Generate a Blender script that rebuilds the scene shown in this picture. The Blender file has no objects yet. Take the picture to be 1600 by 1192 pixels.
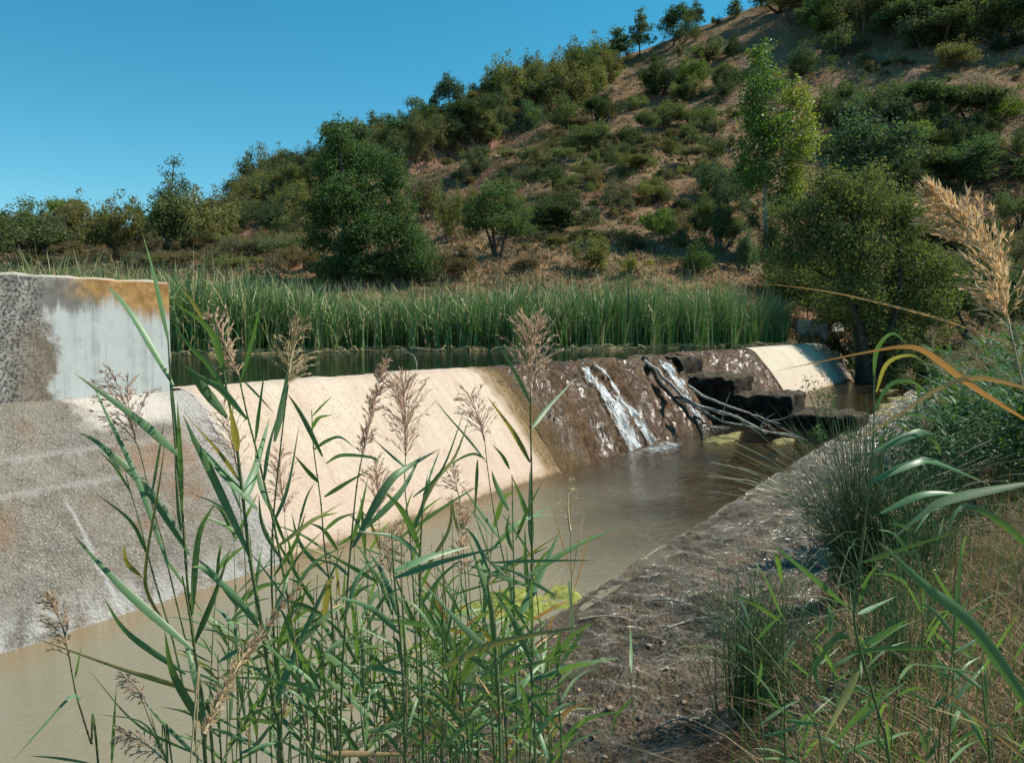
import bpy, math, random
import numpy as np
from mathutils import Vector
random.seed(7)
RNG = np.random.default_rng(7)
R = math.radians
scene = bpy.context.scene
COL = scene.collection

# ------------------------------------------------------------------ camera
F = 1256.0                       # focal length in pixels of a 1600 px wide frame
CZ = 2.0
PITCH = math.atan((596 - 515) / F)
cam_d = bpy.data.cameras.new('camera'); cam = bpy.data.objects.new('camera', cam_d); COL.objects.link(cam)
cam_d.sensor_width = 36; cam_d.lens = 36 * F / 1600
cam_d.clip_start = 0.05; cam_d.clip_end = 2000
cam.location = (0, 0, CZ); cam.rotation_euler = (math.pi / 2 - PITCH, 0, 0)
scene.camera = cam
FW = np.array([0, math.cos(PITCH), -math.sin(PITCH)]); UP = np.array([0, math.sin(PITCH), math.cos(PITCH)])

def ray(u, v):
    return FW + (u - 800) / F * np.array([1.0, 0, 0]) + (596 - v) / F * UP
def at(u, v, y):                 # the point of a sight line y metres ahead
    d = ray(u, v); return np.array([0, 0, CZ]) + d * (y / d[1])
def onz(u, v, z):
    d = ray(u, v); return np.array([0, 0, CZ]) + d * ((z - CZ) / d[2])

# dam frame: t runs along the weir, p upstream of the camera, z up
TH = R(31.5); S, C = math.sin(TH), math.cos(TH)
DAM_ROT = math.pi / 2 - TH
def tp2xy(t, p): return t * S - p * C, t * C + p * S
def xy2tp(x, y): return x * S + y * C, -x * C + y * S

# ------------------------------------------------------------------ noise
def _hash(ix, iy, iz, seed):
    h = (ix.astype(np.int64) * 374761393 + iy.astype(np.int64) * 668265263 + iz.astype(np.int64) * 2147483647 + seed * 144665) & 0xffffffff
    h = ((h ^ (h >> 13)) * 1274126177) & 0xffffffff
    h = ((h ^ (h >> 16)) * 2246822519) & 0xffffffff
    return ((h ^ (h >> 15)) & 0xffff) / 65535.0
def vnoise(x, y, z=0.0, seed=0):
    x, y, z = np.broadcast_arrays(np.asarray(x, float), np.asarray(y, float), np.asarray(z, float))
    ix, iy, iz = np.floor(x), np.floor(y), np.floor(z)
    fx, fy, fz = x - ix, y - iy, z - iz
    fx, fy, fz = [f * f * (3 - 2 * f) for f in (fx, fy, fz)]
    r = 0
    for a in (0, 1):
        for b in (0, 1):
            for c in (0, 1):
                r = r + _hash(ix + a, iy + b, iz + c, seed) * (fx if a else 1 - fx) * (fy if b else 1 - fy) * (fz if c else 1 - fz)
    return r * 2 - 1
def fbm(x, y, z=0.0, octs=4, seed=0):
    r, a, f = 0, 1.0, 1.0
    for k in range(octs):
        r = r + a * vnoise(np.asarray(x) * f, np.asarray(y) * f, np.asarray(z) * f, seed + k); a *= .5; f *= 2.03
    return r
def sstep(a, b, x):
    t = np.clip((np.asarray(x, float) - a) / (b - a), 0, 1); return t * t * (3 - 2 * t)

# ------------------------------------------------------------------ terrain
POOL_Z, POND_Z, CREST = 0.0, 1.425, 1.45
RID_U = [-1500, -400, 0, 130, 300, 420, 560, 700, 850, 1000, 1100, 1200, 1300, 1450, 1600, 2000, 3000]
RID_V = [440, 405, 382, 366, 342, 292, 244, 196, 138, 92, 52, 16, -15, -80, -130, -190, -200]
RID_Y = [80, 82, 85, 88, 95, 100, 106, 112, 116, 120, 122, 122, 118, 114, 110, 100, 90]
EDGE_U = [-1500, 0, 300, 600, 800, 1000, 1200, 1300, 1600, 3000]
EDGE_Y = [16, 17, 18.2, 21.5, 22.5, 24.5, 28.5, 31, 33, 33]
def terrain(x, y):
    x = np.asarray(x, float); y = np.asarray(y, float)
    t, p = xy2tp(x, y)
    z = np.interp(p, [-60, -6, -1.5, 0, .7, 1.15, 1.6, 2.55, 2.68, 3.2, 4.5, 5.4, 6.5, 7.0, 60],
                     [1.3, .9, .6, .42, .2, -.02, -.14, -.14, -.2, -.25, -.32, -.4, -.4, .8, .85])
    z = z + .05 * fbm(x * 1.3, y * 1.3, 0, 3, 5) * sstep(1.6, .4, p) + .02 * fbm(x * 5, y * 5, 0, 2, 15)
    tb = 31 + 6.5 * sstep(1, 4, p)
    z = z + (1.62 - z) * sstep(tb, tb + 3.5, t) * sstep(-8, 1, p)
    u = np.clip(800 + F * x / np.maximum(y, .5), -1500, 3000)
    e = np.interp(u, EDGE_U, EDGE_Y)
    w = sstep(e - .5, e + 3, y)
    z = np.where(p > 6, z + (1.62 - z) * w, z)
    ry = np.interp(u, RID_U, RID_Y)
    rz = CZ + (515 - np.interp(u, RID_U, RID_V)) / F * ry
    f = e + 5.0
    s = (y - f) / (ry - f)
    g = np.clip(s, 0, 1); g = g * (.82 + .18 * g)
    hz = 1.62 + (rz - 1.62) * g
    hz = hz - np.maximum(y - ry, 0) * .35
    amp = sstep(0, .12, s)
    hz = hz + amp * (.75 * fbm(x * .11, y * .11, 0, 3, 2) + .18 * fbm(x * .6, y * .6, 0, 3, 3)) * (1 - .6 * sstep(.85, 1, s))
    # eroded red scarp part way up the slope
    su = sstep(625, 650, u) * sstep(790, 750, u)
    line = 73 + (u - 640) * .05 + 1.2 * fbm(u * .03, 0 * u, 0, 2, 9)
    hz = hz + su * 2.4 * (sstep(line - .35, line + .35, y) - sstep(line - 1, line + 8, y))
    wh = sstep(f - 1, f + 1, y)
    return z * (1 - wh) + np.maximum(hz, -3) * wh
def tz(x, y): return float(terrain(np.array([x]), np.array([y]))[0])
def hit(u, v, y0=14., y1=135.):
    ys = np.arange(y0, y1, .25); d = ray(u, v)
    k = ys / d[1]; xs = d[0] * k; zs = CZ + d[2] * k
    b = np.nonzero(terrain(xs, ys) >= zs)[0]
    i = b[0] if len(b) else int(np.argmin(zs - terrain(xs, ys)))
    return np.array([xs[i], ys[i], float(terrain(xs[i:i + 1], ys[i:i + 1])[0])])

# ------------------------------------------------------------------ materials
class MB:
    def __init__(self, name):
        self.m = bpy.data.materials.new(name); self.m.use_nodes = True
        self.t = self.m.node_tree; self.t.nodes.clear()
        self.out = self.n('ShaderNodeOutputMaterial')
    def n(self, kind, **kw):
        nd = self.t.nodes.new(kind)
        for k, v in kw.items(): setattr(nd, k, v)
        return nd
    def put(self, sock, v):
        if v is None: return
        if isinstance(v, bpy.types.NodeSocket): self.t.links.new(v, sock)
        elif isinstance(v, (tuple, list)) and len(v) == 3 and sock.type == 'RGBA': sock.default_value = (*v, 1)
        else: sock.default_value = v
    def pos(self): return self.n('ShaderNodeNewGeometry').outputs['Position']
    def obj(self): return self.n('ShaderNodeTexCoord').outputs['Object']
    def island(self): return self.n('ShaderNodeNewGeometry').outputs['Random Per Island']
    def info(self, o): return self.n('ShaderNodeObjectInfo').outputs[o]
    def attr(self, a): return self.n('ShaderNodeAttribute', attribute_name=a).outputs['Fac']
    def scale(self, vec, s):
        nd = self.n('ShaderNodeMapping'); self.put(nd.inputs['Vector'], vec); nd.inputs['Scale'].default_value = s; return nd.outputs[0]
    def noise(self, vec, scale, detail=4, rough=.55, dist=0.0):
        nd = self.n('ShaderNodeTexNoise'); self.put(nd.inputs['Vector'], vec)
        nd.inputs['Scale'].default_value = scale; nd.inputs['Detail'].default_value = detail
        nd.inputs['Roughness'].default_value = rough; nd.inputs['Distortion'].default_value = dist
        return nd.outputs['Fac']
    def voro(self, vec, scale, feature='F1'):
        nd = self.n('ShaderNodeTexVoronoi', feature=feature); self.put(nd.inputs['Vector'], vec); nd.inputs['Scale'].default_value = scale
        return nd.outputs
    def rng(self, x, a, b, lo=0.0, hi=1.0, smooth=True):
        nd = self.n('ShaderNodeMapRange', interpolation_type='SMOOTHSTEP' if smooth else 'LINEAR')
        self.put(nd.inputs['Value'], x)
        for k, v in zip(('From Min', 'From Max', 'To Min', 'To Max'), (a, b, lo, hi)): nd.inputs[k].default_value = v
        return nd.outputs[0]
    def math(self, op, a, b=None, c=None):
        nd = self.n('ShaderNodeMath', operation=op); self.put(nd.inputs[0], a); self.put(nd.inputs[1], b)
        if c is not None: self.put(nd.inputs[2], c)
        return nd.outputs[0]
    def mul(self, *a):
        r = a[0]
        for b in a[1:]: r = self.math('MULTIPLY', r, b)
        return r
    def add(self, a, b): return self.math('ADD', a, b)
    def inv(self, a): return self.math('SUBTRACT', 1.0, a)
    def xyz(self, vec):
        nd = self.n('ShaderNodeSeparateXYZ'); self.put(nd.inputs[0], vec); return nd.outputs
    def mix(self, f, a, b, mode='MIX'):
        nd = self.n('ShaderNodeMix', data_type='RGBA', blend_type=mode); self.put(nd.inputs[0], f); self.put(nd.inputs[6], a); self.put(nd.inputs[7], b); return nd.outputs[2]
    def ramp(self, f, stops):
        nd = self.n('ShaderNodeValToRGB'); self.put(nd.inputs[0], f)
        cr = nd.color_ramp
        while len(cr.elements) < len(stops): cr.elements.new(.5)
        for e, (q, c) in zip(cr.elements, stops): e.position = q; e.color = (*c, 1)
        return nd.outputs[0]
    def bump(self, h, strength=.5, dist=.02, normal=None):
        nd = self.n('ShaderNodeBump'); self.put(nd.inputs['Height'], h); nd.inputs['Strength'].default_value = strength; nd.inputs['Distance'].default_value = dist
        self.put(nd.inputs['Normal'], normal); return nd.outputs[0]
    def pbr(self, col, rough=.8, normal=None, spec=.5, coat=0.0):
        nd = self.n('ShaderNodeBsdfPrincipled'); self.put(nd.inputs['Base Color'], col); self.put(nd.inputs['Roughness'], rough)
        self.put(nd.inputs['Normal'], normal); self.put(nd.inputs['Specular IOR Level'], spec)
        if coat: nd.inputs['Coat Weight'].default_value = coat; nd.inputs['Coat Roughness'].default_value = .06
        return nd.outputs[0]
    def done(self, sh): self.t.links.new(sh, self.out.inputs[0]); return self.m

b_tip = (.84, 1.0)
def leaf_mat(name, c1, c2, trans, tw=.35, rough=.45, spec=.4, objcol=False, tips=False):
    b = MB(name)
    f = b.island()
    col = b.mix(f, c1, c2)
    if tips:
        o = b.obj(); q = b.attr('tip'); n = b.noise(o, 38, 3, .6)
        col = b.mix(b.rng(n, .5, .68, 0, .35), col, (.16, .20, .06)); col = b.mix(b.rng(b.add(q, b.mul(b.add(n, -.5), .25)), b_tip[0], b_tip[1], 0, .9), col, (.36, .25, .11))
    rnd = b.info('Random')
    if objcol: col = b.mix(1.0, col, b.info('Color'), 'MULTIPLY')
    hsv = b.n('ShaderNodeHueSaturation'); b.put(hsv.inputs['Color'], col)
    b.put(hsv.inputs['Hue'], b.rng(rnd, 0, 1, .485, .515, False)); b.put(hsv.inputs['Value'], b.rng(rnd, 0, 1, .82, 1.2, False))
    col = hsv.outputs[0]
    pr = b.pbr(col, rough, None, spec)
    tr = b.n('ShaderNodeBsdfTranslucent')
    b.put(tr.inputs[0], b.mix(1.0, trans, b.info('Color'), 'MULTIPLY') if objcol else trans)
    mx = b.n('ShaderNodeMixShader'); mx.inputs[0].default_value = tw
    b.t.links.new(pr, mx.inputs[1]); b.t.links.new(tr.outputs[0], mx.inputs[2])
    return b.done(mx.outputs[0])

M = {}
M['reed_leaf'] = leaf_mat('reed_leaf', (.082, .165, .070), (.17, .285, .135), (.14, .28, .035), .30, .42, .4, tips=True)
M['reed_leaf_fresh'] = leaf_mat('reed_leaf_fresh', (.10, .185, .070), (.20, .31, .13), (.20, .36, .04), .34, .42, .35, tips=True)
M['thicket_leaf'] = leaf_mat('thicket_leaf', (.035, .095, .032), (.12, .20, .075), (.10, .22, .03), .28, .5, .25)
M['reed_leaf_dry'] = leaf_mat('dry_blade', (.42, .26, .12), (.60, .42, .22), (.5, .25, .05), .3, .55, .3)
M['reed_leaf_yellow'] = leaf_mat('yellowing_blade', (.22, .24, .08), (.36, .34, .12), (.4, .35, .04), .35, .45, .4)
M['reed_stem'] = leaf_mat('reed_stem', (.10, .16, .05), (.14, .18, .07), (.1, .15, .03), .1, .45, .4)
M['dry_stem'] = leaf_mat('dry_stem', (.36, .27, .14), (.46, .36, .2), (.3, .2, .08), .1, .6, .3)
M['plume_brown'] = leaf_mat('plume_brown', (.50, .34, .21), (.80, .62, .43), (.6, .38, .25), .45, .7, .2)
M['plume_dark'] = leaf_mat('plume_dark', (.34, .23, .15), (.60, .45, .32), (.45, .28, .2), .4, .7, .2)
M['plume_gold'] = leaf_mat('plume_gold', (.42, .27, .14), (.80, .64, .44), (.7, .46, .22), .45, .6, .3)
M['plume_tan'] = leaf_mat('plume_tan', (.34, .24, .12), (.58, .45, .28), (.5, .34, .15), .35, .7, .2)
M['foliage'] = leaf_mat('foliage', (.85, .9, .8), (1.9, 1.8, 1.6), (2.0, 2.3, .9), .28, .7, .12, True)
M['poplar_leaf'] = leaf_mat('poplar_leaf', (.8, .85, .7), (1.7, 1.65, 1.4), (2.0, 2.3, .7), .32, .42, .35, True)
M['scrub'] = leaf_mat('scrub', (.07, .08, .045), (.17, .155, .10), (.08, .08, .03), .15, .7, .2)
M['dry_grass'] = leaf_mat('dry_grass', (.25, .165, .08), (.48, .35, .19), (.3, .2, .08), .25, .8, .1)
M['straw'] = leaf_mat('straw', (.26, .17, .08), (.52, .39, .22), (.3, .2, .08), .25, .7, .2)
M['green_grass'] = leaf_mat('green_grass', (.03, .085, .03), (.09, .18, .06), (.1, .22, .03), .3, .5, .3)
M['rush'] = leaf_mat('rush', (.05, .115, .038), (.15, .22, .085), (.06, .12, .02), .1, .45, .4)

def cattail_mat():
    b = MB('cattail_blade')
    f = b.island(); tip = b.attr('tip')
    col = b.mix(b.math('POWER', f, 1.6), (.04, .12, .032), (.28, .40, .14))
    dead = b.rng(f, .86, .92)
    col = b.mix(dead, col, (.36, .27, .13))
    k = b.mul(b.rng(tip, .6, .9), b.rng(b.island(), .0, .8, .2, 1.0))
    col = b.mix(k, col, (.52, .50, .26))  # dried pale tips, with their sunlit gloss painted into the colour too
    pr = b.pbr(col, .55, None, .3)
    tr = b.n('ShaderNodeBsdfTranslucent'); b.put(tr.inputs[0], (.10, .22, .04))
    mx = b.n('ShaderNodeMixShader'); mx.inputs[0].default_value = .25
    b.t.links.new(pr, mx.inputs[1]); b.t.links.new(tr.outputs[0], mx.inputs[2])
    return b.done(mx.outputs[0])
M['cattail'] = cattail_mat()

def bark(name, c1, c2):
    b = MB(name); o = b.obj()
    n = b.noise(b.scale(o, (1, 1, .25)), 22, 5, .65)
    return b.done(b.pbr(b.mix(b.rng(n, .35, .65), c1, c2), .9, b.bump(n, .6, .02), .2))
M['bark'] = bark('bark_dark', (.045, .035, .028), (.12, .10, .08))
M['bark_pale'] = bark('bark_pale', (.22, .20, .17), (.42, .40, .36))
M['dead_wood'] = bark('dead_wood', (.26, .22, .175), (.52, .47, .40))
M['dead_wood_dark'] = bark('dead_wood_dark', (.05, .04, .03), (.14, .11, .08))

def ground_mat():
    b = MB('ground'); P = b.pos()
    n1 = b.noise(P, .09, 5, .6); n2 = b.noise(P, .8, 6, .65); n3 = b.noise(P, 4.0, 6, .7)
    straw = b.mix(b.rng(n3, .35, .65), (.135, .092, .045), (.26, .185, .10))
    soil = b.mix(b.rng(n3, .3, .7), (.165, .085, .045), (.27, .165, .09))
    hill = b.mix(b.rng(b.add(b.mul(n1, .6), b.mul(n2, .4)), .44, .58), straw, soil)
    hill = b.mix(b.rng(n2, .56, .70, 0, .75), hill, (.075, .065, .04))
    nz = b.xyz(b.n('ShaderNodeNewGeometry').outputs['True Normal'])['Z']
    hill = b.mix(b.rng(nz, .82, .70), hill, b.mix(b.rng(n3, .4, .6), (.20, .09, .055), (.34, .20, .14)))
    mud = b.mix(b.rng(n3, .3, .7), (.035, .024, .015), (.11, .07, .042))
    pale = b.mix(b.rng(n3, .4, .6), (.11, .08, .046), (.2, .145, .09))
    bank = b.mix(b.rng(n2, .4, .62), mud, pale)
    k = b.attr('hill')
    col = b.mix(k, bank, hill)
    bed = b.mix(b.rng(n3, .35, .65), (.06, .045, .02), (.16, .12, .06))
    col = b.mix(b.attr('bed'), col, bed)
    return b.done(b.pbr(col, .95, b.bump(b.add(n3, b.mul(n2, .7)), .9, .12), .1))
M['ground'] = ground_mat()

def bed_mat():      # wet stones and mud under a film of running water
    b = MB('wet_stream_bed'); o = b.obj()
    n1 = b.noise(o, 2.2, 5, .6); n2 = b.noise(o, 14, 6, .7); n3 = b.noise(b.scale(o, (1, 1.5, 1)), 42, 4, .6, .6)
    col = b.ramp(b.add(b.mul(n2, .6), b.mul(n1, .4)), [(.3, (.012, .009, .004)), (.44, (.046, .031, .012)), (.56, (.098, .066, .026)), (.70, (.22, .16, .075))])
    col = b.mix(b.rng(n1, .58, .68, 0, .7), col, (.15, .08, .04))
    wv = b.voro(b.scale(o, (1, 1.35, 1)), 34, 'SMOOTH_F1')['Distance']
    h = b.add(b.mul(wv, .9), b.mul(n3, .8))
    nrm = b.bump(h, 1.0, .05)
    film = b.bump(b.add(b.mul(b.voro(o, 46, 'SMOOTH_F1')['Distance'], .6), b.noise(o, 64, 3, .6)), 1.0, .04)
    base = b.pbr(col, b.rng(n1, .42, .58, .25, .6), nrm, .4)
    gl = b.n('ShaderNodeBsdfGlossy'); gl.inputs['Roughness'].default_value = .2; gl.inputs[0].default_value = (1, .90, .76, 1); b.put(gl.inputs['Normal'], film)
    fr = b.n('ShaderNodeFresnel'); fr.inputs[0].default_value = 1.33
    mx = b.n('ShaderNodeMixShader'); b.put(mx.inputs[0], b.mul(fr.outputs[0], b.rng(b.noise(b.scale(o, (1, 1.4, 1)), 5, 3, .6), .40, .56, .3, 1.25), b.rng(b.noise(o, 1.1, 4, .6), .34, .5, .45, 1.0)))
    b.t.links.new(base, mx.inputs[1]); b.t.links.new(gl.outputs[0], mx.inputs[2])
    return b.done(mx.outputs[0])
M['wet_bed'] = bed_mat()

def water_mat(name, turbid_near, turbid_far, clear_near, clear_far, ripple, t0, t1, tint, tint2=(.012, .022, .012)):
    b = MB(name); o = b.obj(); x = b.xyz(o)
    k = b.rng(b.add(x['X'], b.mul(b.add(b.noise(o, .5, 3), -.5), 3.0)), t0, t1)
    w1 = b.noise(b.scale(o, (1.0, 1.7, 1)), 3.2, 3, .5, .4); w2 = b.noise(b.scale(o, (1.2, 3.4, 1)), 9, 3, .55, .5)
    h = b.add(b.mul(w1, .6), b.mul(w2, .45))
    nrm = b.bump(h, ripple, .06)
    gl = b.n('ShaderNodeBsdfGlossy'); gl.inputs['Roughness'].default_value = .03; b.put(gl.inputs['Normal'], nrm)
    df = b.n('ShaderNodeBsdfDiffuse'); sed = b.rng(b.add(x['Y'], b.mul(b.add(b.noise(o, 3, 4), -.5), .3)), 4.7, 5.15)
    b.put(df.inputs[0], b.mix(b.mul(sed, .6), b.mix(k, turbid_near, turbid_far), tint2))
    tr = b.n('ShaderNodeBsdfTransparent'); tr.inputs[0].default_value = (*tint, 1)
    m1 = b.n('ShaderNodeMixShader'); shal = b.mul(b.rng(b.add(x['Y'], b.mul(b.add(b.noise(o, .9, 3), -.5), 1.2)), 4.1, 2.9), b.rng(x['X'], 4.5, 8.0), .5 if clear_far > 0 else 0.0)
    b.put(m1.inputs[0], b.math('MINIMUM', b.add(b.add(b.mul(k, clear_far - clear_near), clear_near), shal), .94 if clear_far > 0 else 0.0))
    b.t.links.new(df.outputs[0], m1.inputs[1]); b.t.links.new(tr.outputs[0], m1.inputs[2])
    fr = b.n('ShaderNodeFresnel'); fr.inputs[0].default_value = 1.33; b.put(fr.inputs['Normal'], nrm)
    m2 = b.n('ShaderNodeMixShader'); b.t.links.new(fr.outputs[0], m2.inputs[0])
    b.t.links.new(m1.outputs[0], m2.inputs[1]); b.t.links.new(gl.outputs[0], m2.inputs[2])
    return b.done(m2.outputs[0])
M['pool'] = water_mat('murky_pool_water', (.265, .24, .155), (.12, .10, .062), .15, .80, .75, 6.0, 11.5, (.78, .70, .52), (.30, .19, .085))
M['pond'] = water_mat('still_pond_water', (.016, .036, .016), (.016, .036, .016), .0, .0, .05, 0, 10, (.5, .5, .4))  # green in the diffuse colour paints in the reflected cattails

def foam_mat():
    b = MB('white_water'); o = b.obj()
    n = b.noise(b.scale(o, (9, 1.2, 1.2)), 5, 5, .7, .3); n2 = b.noise(b.scale(o, (1, .12, .12)), 52, 3, .6)
    edge = b.attr('core')
    a = b.rng(b.add(edge, b.add(b.mul(b.add(n, -.5), 2.6), b.mul(b.add(n2, -.5), 2.2))), .60, .92)
    d = b.pbr(b.mix(n2, (.45, .52, .50), (.80, .83, .83)), .35, b.bump(b.add(n, n2), .8, .03), .5)
    tr = b.n('ShaderNodeBsdfTransparent')
    mx = b.n('ShaderNodeMixShader'); b.put(mx.inputs[0], b.mul(a, .8)); b.t.links.new(tr.outputs[0], mx.inputs[1]); b.t.links.new(d, mx.inputs[2])
    return b.done(mx.outputs[0])
M['foam'] = foam_mat()

def concrete_old():
    b = MB('weathered_concrete'); o = b.obj(); X = b.xyz(o)
    n1 = b.noise(o, 2.0, 5, .6); n2 = b.noise(o, 9, 6, .65); n3 = b.noise(o, 42, 5, .7); ag = b.voro(o, 60)['Distance']
    wob = b.add(b.mul(b.add(n2, -.5), .35), b.mul(b.add(n1, -.5), .3))
    base = b.mix(b.rng(n2, .35, .65), (.19, .175, .15), (.36, .34, .30))
    # black lichen pits on the left
    tx = b.add(X['X'], wob)
    left = b.rng(tx, 3.62, 3.45)
    base = b.mix(b.mul(b.rng(n3, .47, .57), left, .9), base, (.045, .042, .04))
    pv = b.voro(o, 26)['Distance']
    base = b.mix(b.mul(b.rng(b.add(pv, b.mul(b.add(n2, -.5), .8)), .24, .12), left, .85), base, (.05, .047, .045))
    # brown damp band beside the washed patch
    base = b.mix(b.mul(b.rng(tx, 3.2, 3.4), b.rng(tx, 3.62, 3.5), b.rng(X['Z'], 2.1, 1.9), .6), base, (.17, .13, .085))
    # lime wash patch running down the wall
    str_ = b.noise(b.scale(o, (14, 14, .6)), 1.0, 4, .6)
    zz = b.add(X['Z'], b.mul(b.add(str_, -.5), .35))
    wash = b.mul(b.rng(tx, 3.5, 3.62), b.rng(zz, 2.28, 2.10))
    base = b.mix(b.mul(wash, b.rng(str_, .2, .6, .75, 1.0)), base, b.mix(b.rng(b.add(b.mul(str_, .7), b.mul(n2, .3)), .42, .62, 0, .75), (.47, .50, .48), (.29, .30, .285)))
    # dark streak band then orange rust lichen below the coping
    dk = b.mul(b.rng(tx, 3.35, 3.6), b.rng(tx, 4.05, 3.8), b.rng(zz, 2.10, 2.2), b.rng(zz, 2.42, 2.32))
    base = b.mix(b.mul(dk, .7), base, (.10, .09, .08))
    og = b.mul(b.rng(tx, 3.62, 3.95), b.rng(b.add(zz, b.rng(tx, 3.8, 4.4, 0, .16)), 2.2, 2.36))
    base = b.mix(b.mul(og, .88), base, b.mix(b.rng(n2, .35, .65), (.24, .12, .03), (.42, .24, .07)))
    wh = b.rng(b.add(X['Z'], b.mul(b.add(n3, -.5), .02)), 2.412, 2.422)
    base = b.mix(b.mul(wh, .6), base, (.48, .44, .36))
    base = b.mix(b.mul(b.rng(ag, .13, .08), .35), base, (.5, .48, .44))
    return b.done(b.pbr(base, .92, b.bump(b.add(b.mul(n3, .5), n2), .35, .012), .15))
M['concrete_old'] = concrete_old()

def concrete_base():
    b = MB('pebbled_concrete'); o = b.obj(); X = b.xyz(o)
    n1 = b.noise(o, 1.6, 5, .6); n2 = b.noise(o, 7, 6, .65); n3 = b.noise(o, 38, 5, .7); v = b.voro(o, 48); ag = v['Distance']
    col = b.mix(b.rng(n2, .33, .66), (.098, .087, .068), (.20, .18, .143)); col = b.mix(b.rng(n3, .38, .64, .0, .65), col, b.mix(n2, (.26, .23, .18), (.34, .30, .245)))
    col = b.mix(b.rng(n1, .50, .64, 0, .8), col, (.20, .125, .075))
    col = b.mix(b.rng(n1, .46, .34, 0, .35), col, (.12, .12, .115))
    ps = b.rng(v['Color'], .60, .8)
    col = b.mix(b.mul(b.rng(b.add(ag, b.mul(b.add(n3, -.5), .5)), .36, .16), ps, .6), col, b.mix(v['Color'], (.30, .25, .2), (.62, .58, .5)))
    n6 = b.noise(o, 85, 3, .7); col = b.mix(b.rng(b.add(b.mul(n6, .5), b.mul(n3, .5)), .545, .60, 0, .85), col, (.045, .04, .034)); col = b.mix(b.rng(b.noise(o, 120, 2, .6), .60, .68, 0, .55), col, (.5, .46, .4))
    zw = b.add(X['Z'], b.mul(b.add(n2, -.5), .09))
    # pour lines
    for z0 in (1.08, .86):
        ln = b.mul(b.rng(zw, z0 - .035, z0), b.rng(zw, z0 + .035, z0))
        col = b.mix(b.mul(ln, .32), col, (.42, .40, .37))
    # lime band above the water, pale top under the wall on its right end
    col = b.mix(b.mul(b.rng(zw, .30, .02), b.rng(n2, .35, .6), .7), col, (.42, .41, .38))
    tx = b.add(X['X'], b.mul(b.add(n2, -.5), .4))
    col = b.mix(b.mul(b.rng(zw, 1.16, 1.28), b.rng(tx, 3.5, 3.75), .85), col, (.56, .50, .43))
    col = b.mix(b.mul(b.rng(zw, 1.2, .95), b.rng(zw, .7, .95), b.rng(tx, 3.6, 3.8), .6), col, (.25, .15, .085))
    tj = b.rng(b.add(X['X'], b.mul(b.add(n1, -.5), .5)), 4.3, 4.6); col = b.mix(b.mul(tj, .8), col, b.mix(b.rng(n3, .4, .6), (.24, .23, .21), (.40, .38, .35)))
    # crack
    cx = b.add(X['X'], b.mul(b.add(n2, -.5), .10)); cc = b.add(cx, b.mul(X['Z'], .12))
    ck = b.mul(b.rng(cc, 3.27, 3.30), b.rng(cc, 3.33, 3.30), b.rng(X['Z'], .85, .7))
    col = b.mix(b.mul(ck, .6), col, (.46, .44, .41))
    h = b.add(b.add(b.mul(n3, .8), b.mul(ag, -.5)), n2)
    return b.done(b.pbr(col, .9, b.bump(h, .7, .025), .2))
M['concrete_base'] = concrete_base()

def cream_mat(name, c1, c2, grey0=None):
    b = MB(name); o = b.obj(); X = b.xyz(o)
    n1 = b.noise(o, 1.3, 5, .6); n2 = b.noise(o, 8, 6, .7); n3 = b.noise(b.scale(o, (1.6, .7, .7)), 60, 4, .7)
    st = b.noise(b.scale(o, (6, .35, .35)), 1.4, 5, .6)
    col = b.mix(b.rng(b.add(b.mul(n1, .5), b.mul(st, .5)), .38, .62), c1, c2)
    col = b.mix(b.rng(n2, .54, .70, 0, .5), col, (.44, .28, .19)); n5 = b.noise(o, 24, 5, .7); col = b.mix(b.rng(n5, .56, .68, 0, .45), col, (.36, .24, .16)); col = b.mix(b.rng(n5, .42, .32, 0, .4), col, (.70, .60, .48))
    col = b.mix(b.mul(b.rng(n3, .57, .64), b.rng(n1, .3, .6, .35, .9)), col, (.27, .18, .12))
    col = b.mix(b.mul(b.rng(st, .54, .70), b.rng(n2, .3, .6, .3, 1), .55), col, (.42, .29, .19)); col = b.mix(b.mul(b.rng(X['Z'], .9, .1), .4), col, (.58, .42, .33))
    tx = b.add(X['X'], b.mul(b.add(n2, -.5), .35))
    if grey0: col = b.mix(b.mul(b.rng(tx, grey0 + .16, grey0 - .02), .75), col, (.34, .33, .31))
    if grey0: col = b.mix(b.mul(b.rng(b.add(tx, b.mul(b.add(st, -.5), .9)), 9.25, 9.7), 1.0), col, b.mix(b.rng(n3, .4, .62), (.10, .062, .024), (.31, .21, .10)))
    zz = b.add(X['Z'], b.mul(b.add(n2, -.5), .10)); col = b.mix(b.rng(zz, .16, .0, 0, .7), col, (.36, .25, .14)); col = b.mix(b.rng(zz, .05, .015, 0, .8), col, (.12, .085, .045))
    h = b.add(b.mul(n3, .6), n2)
    return b.done(b.pbr(col, .85, b.bump(b.add(h, n5), .6, .025), .2))
M['cream'] = cream_mat('cream_concrete', (.53, .405, .30), (.62, .515, .395), 4.7)
M['cream_far'] = cream_mat('cream_concrete_far', (.50, .43, .31), (.58, .52, .40))

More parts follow.
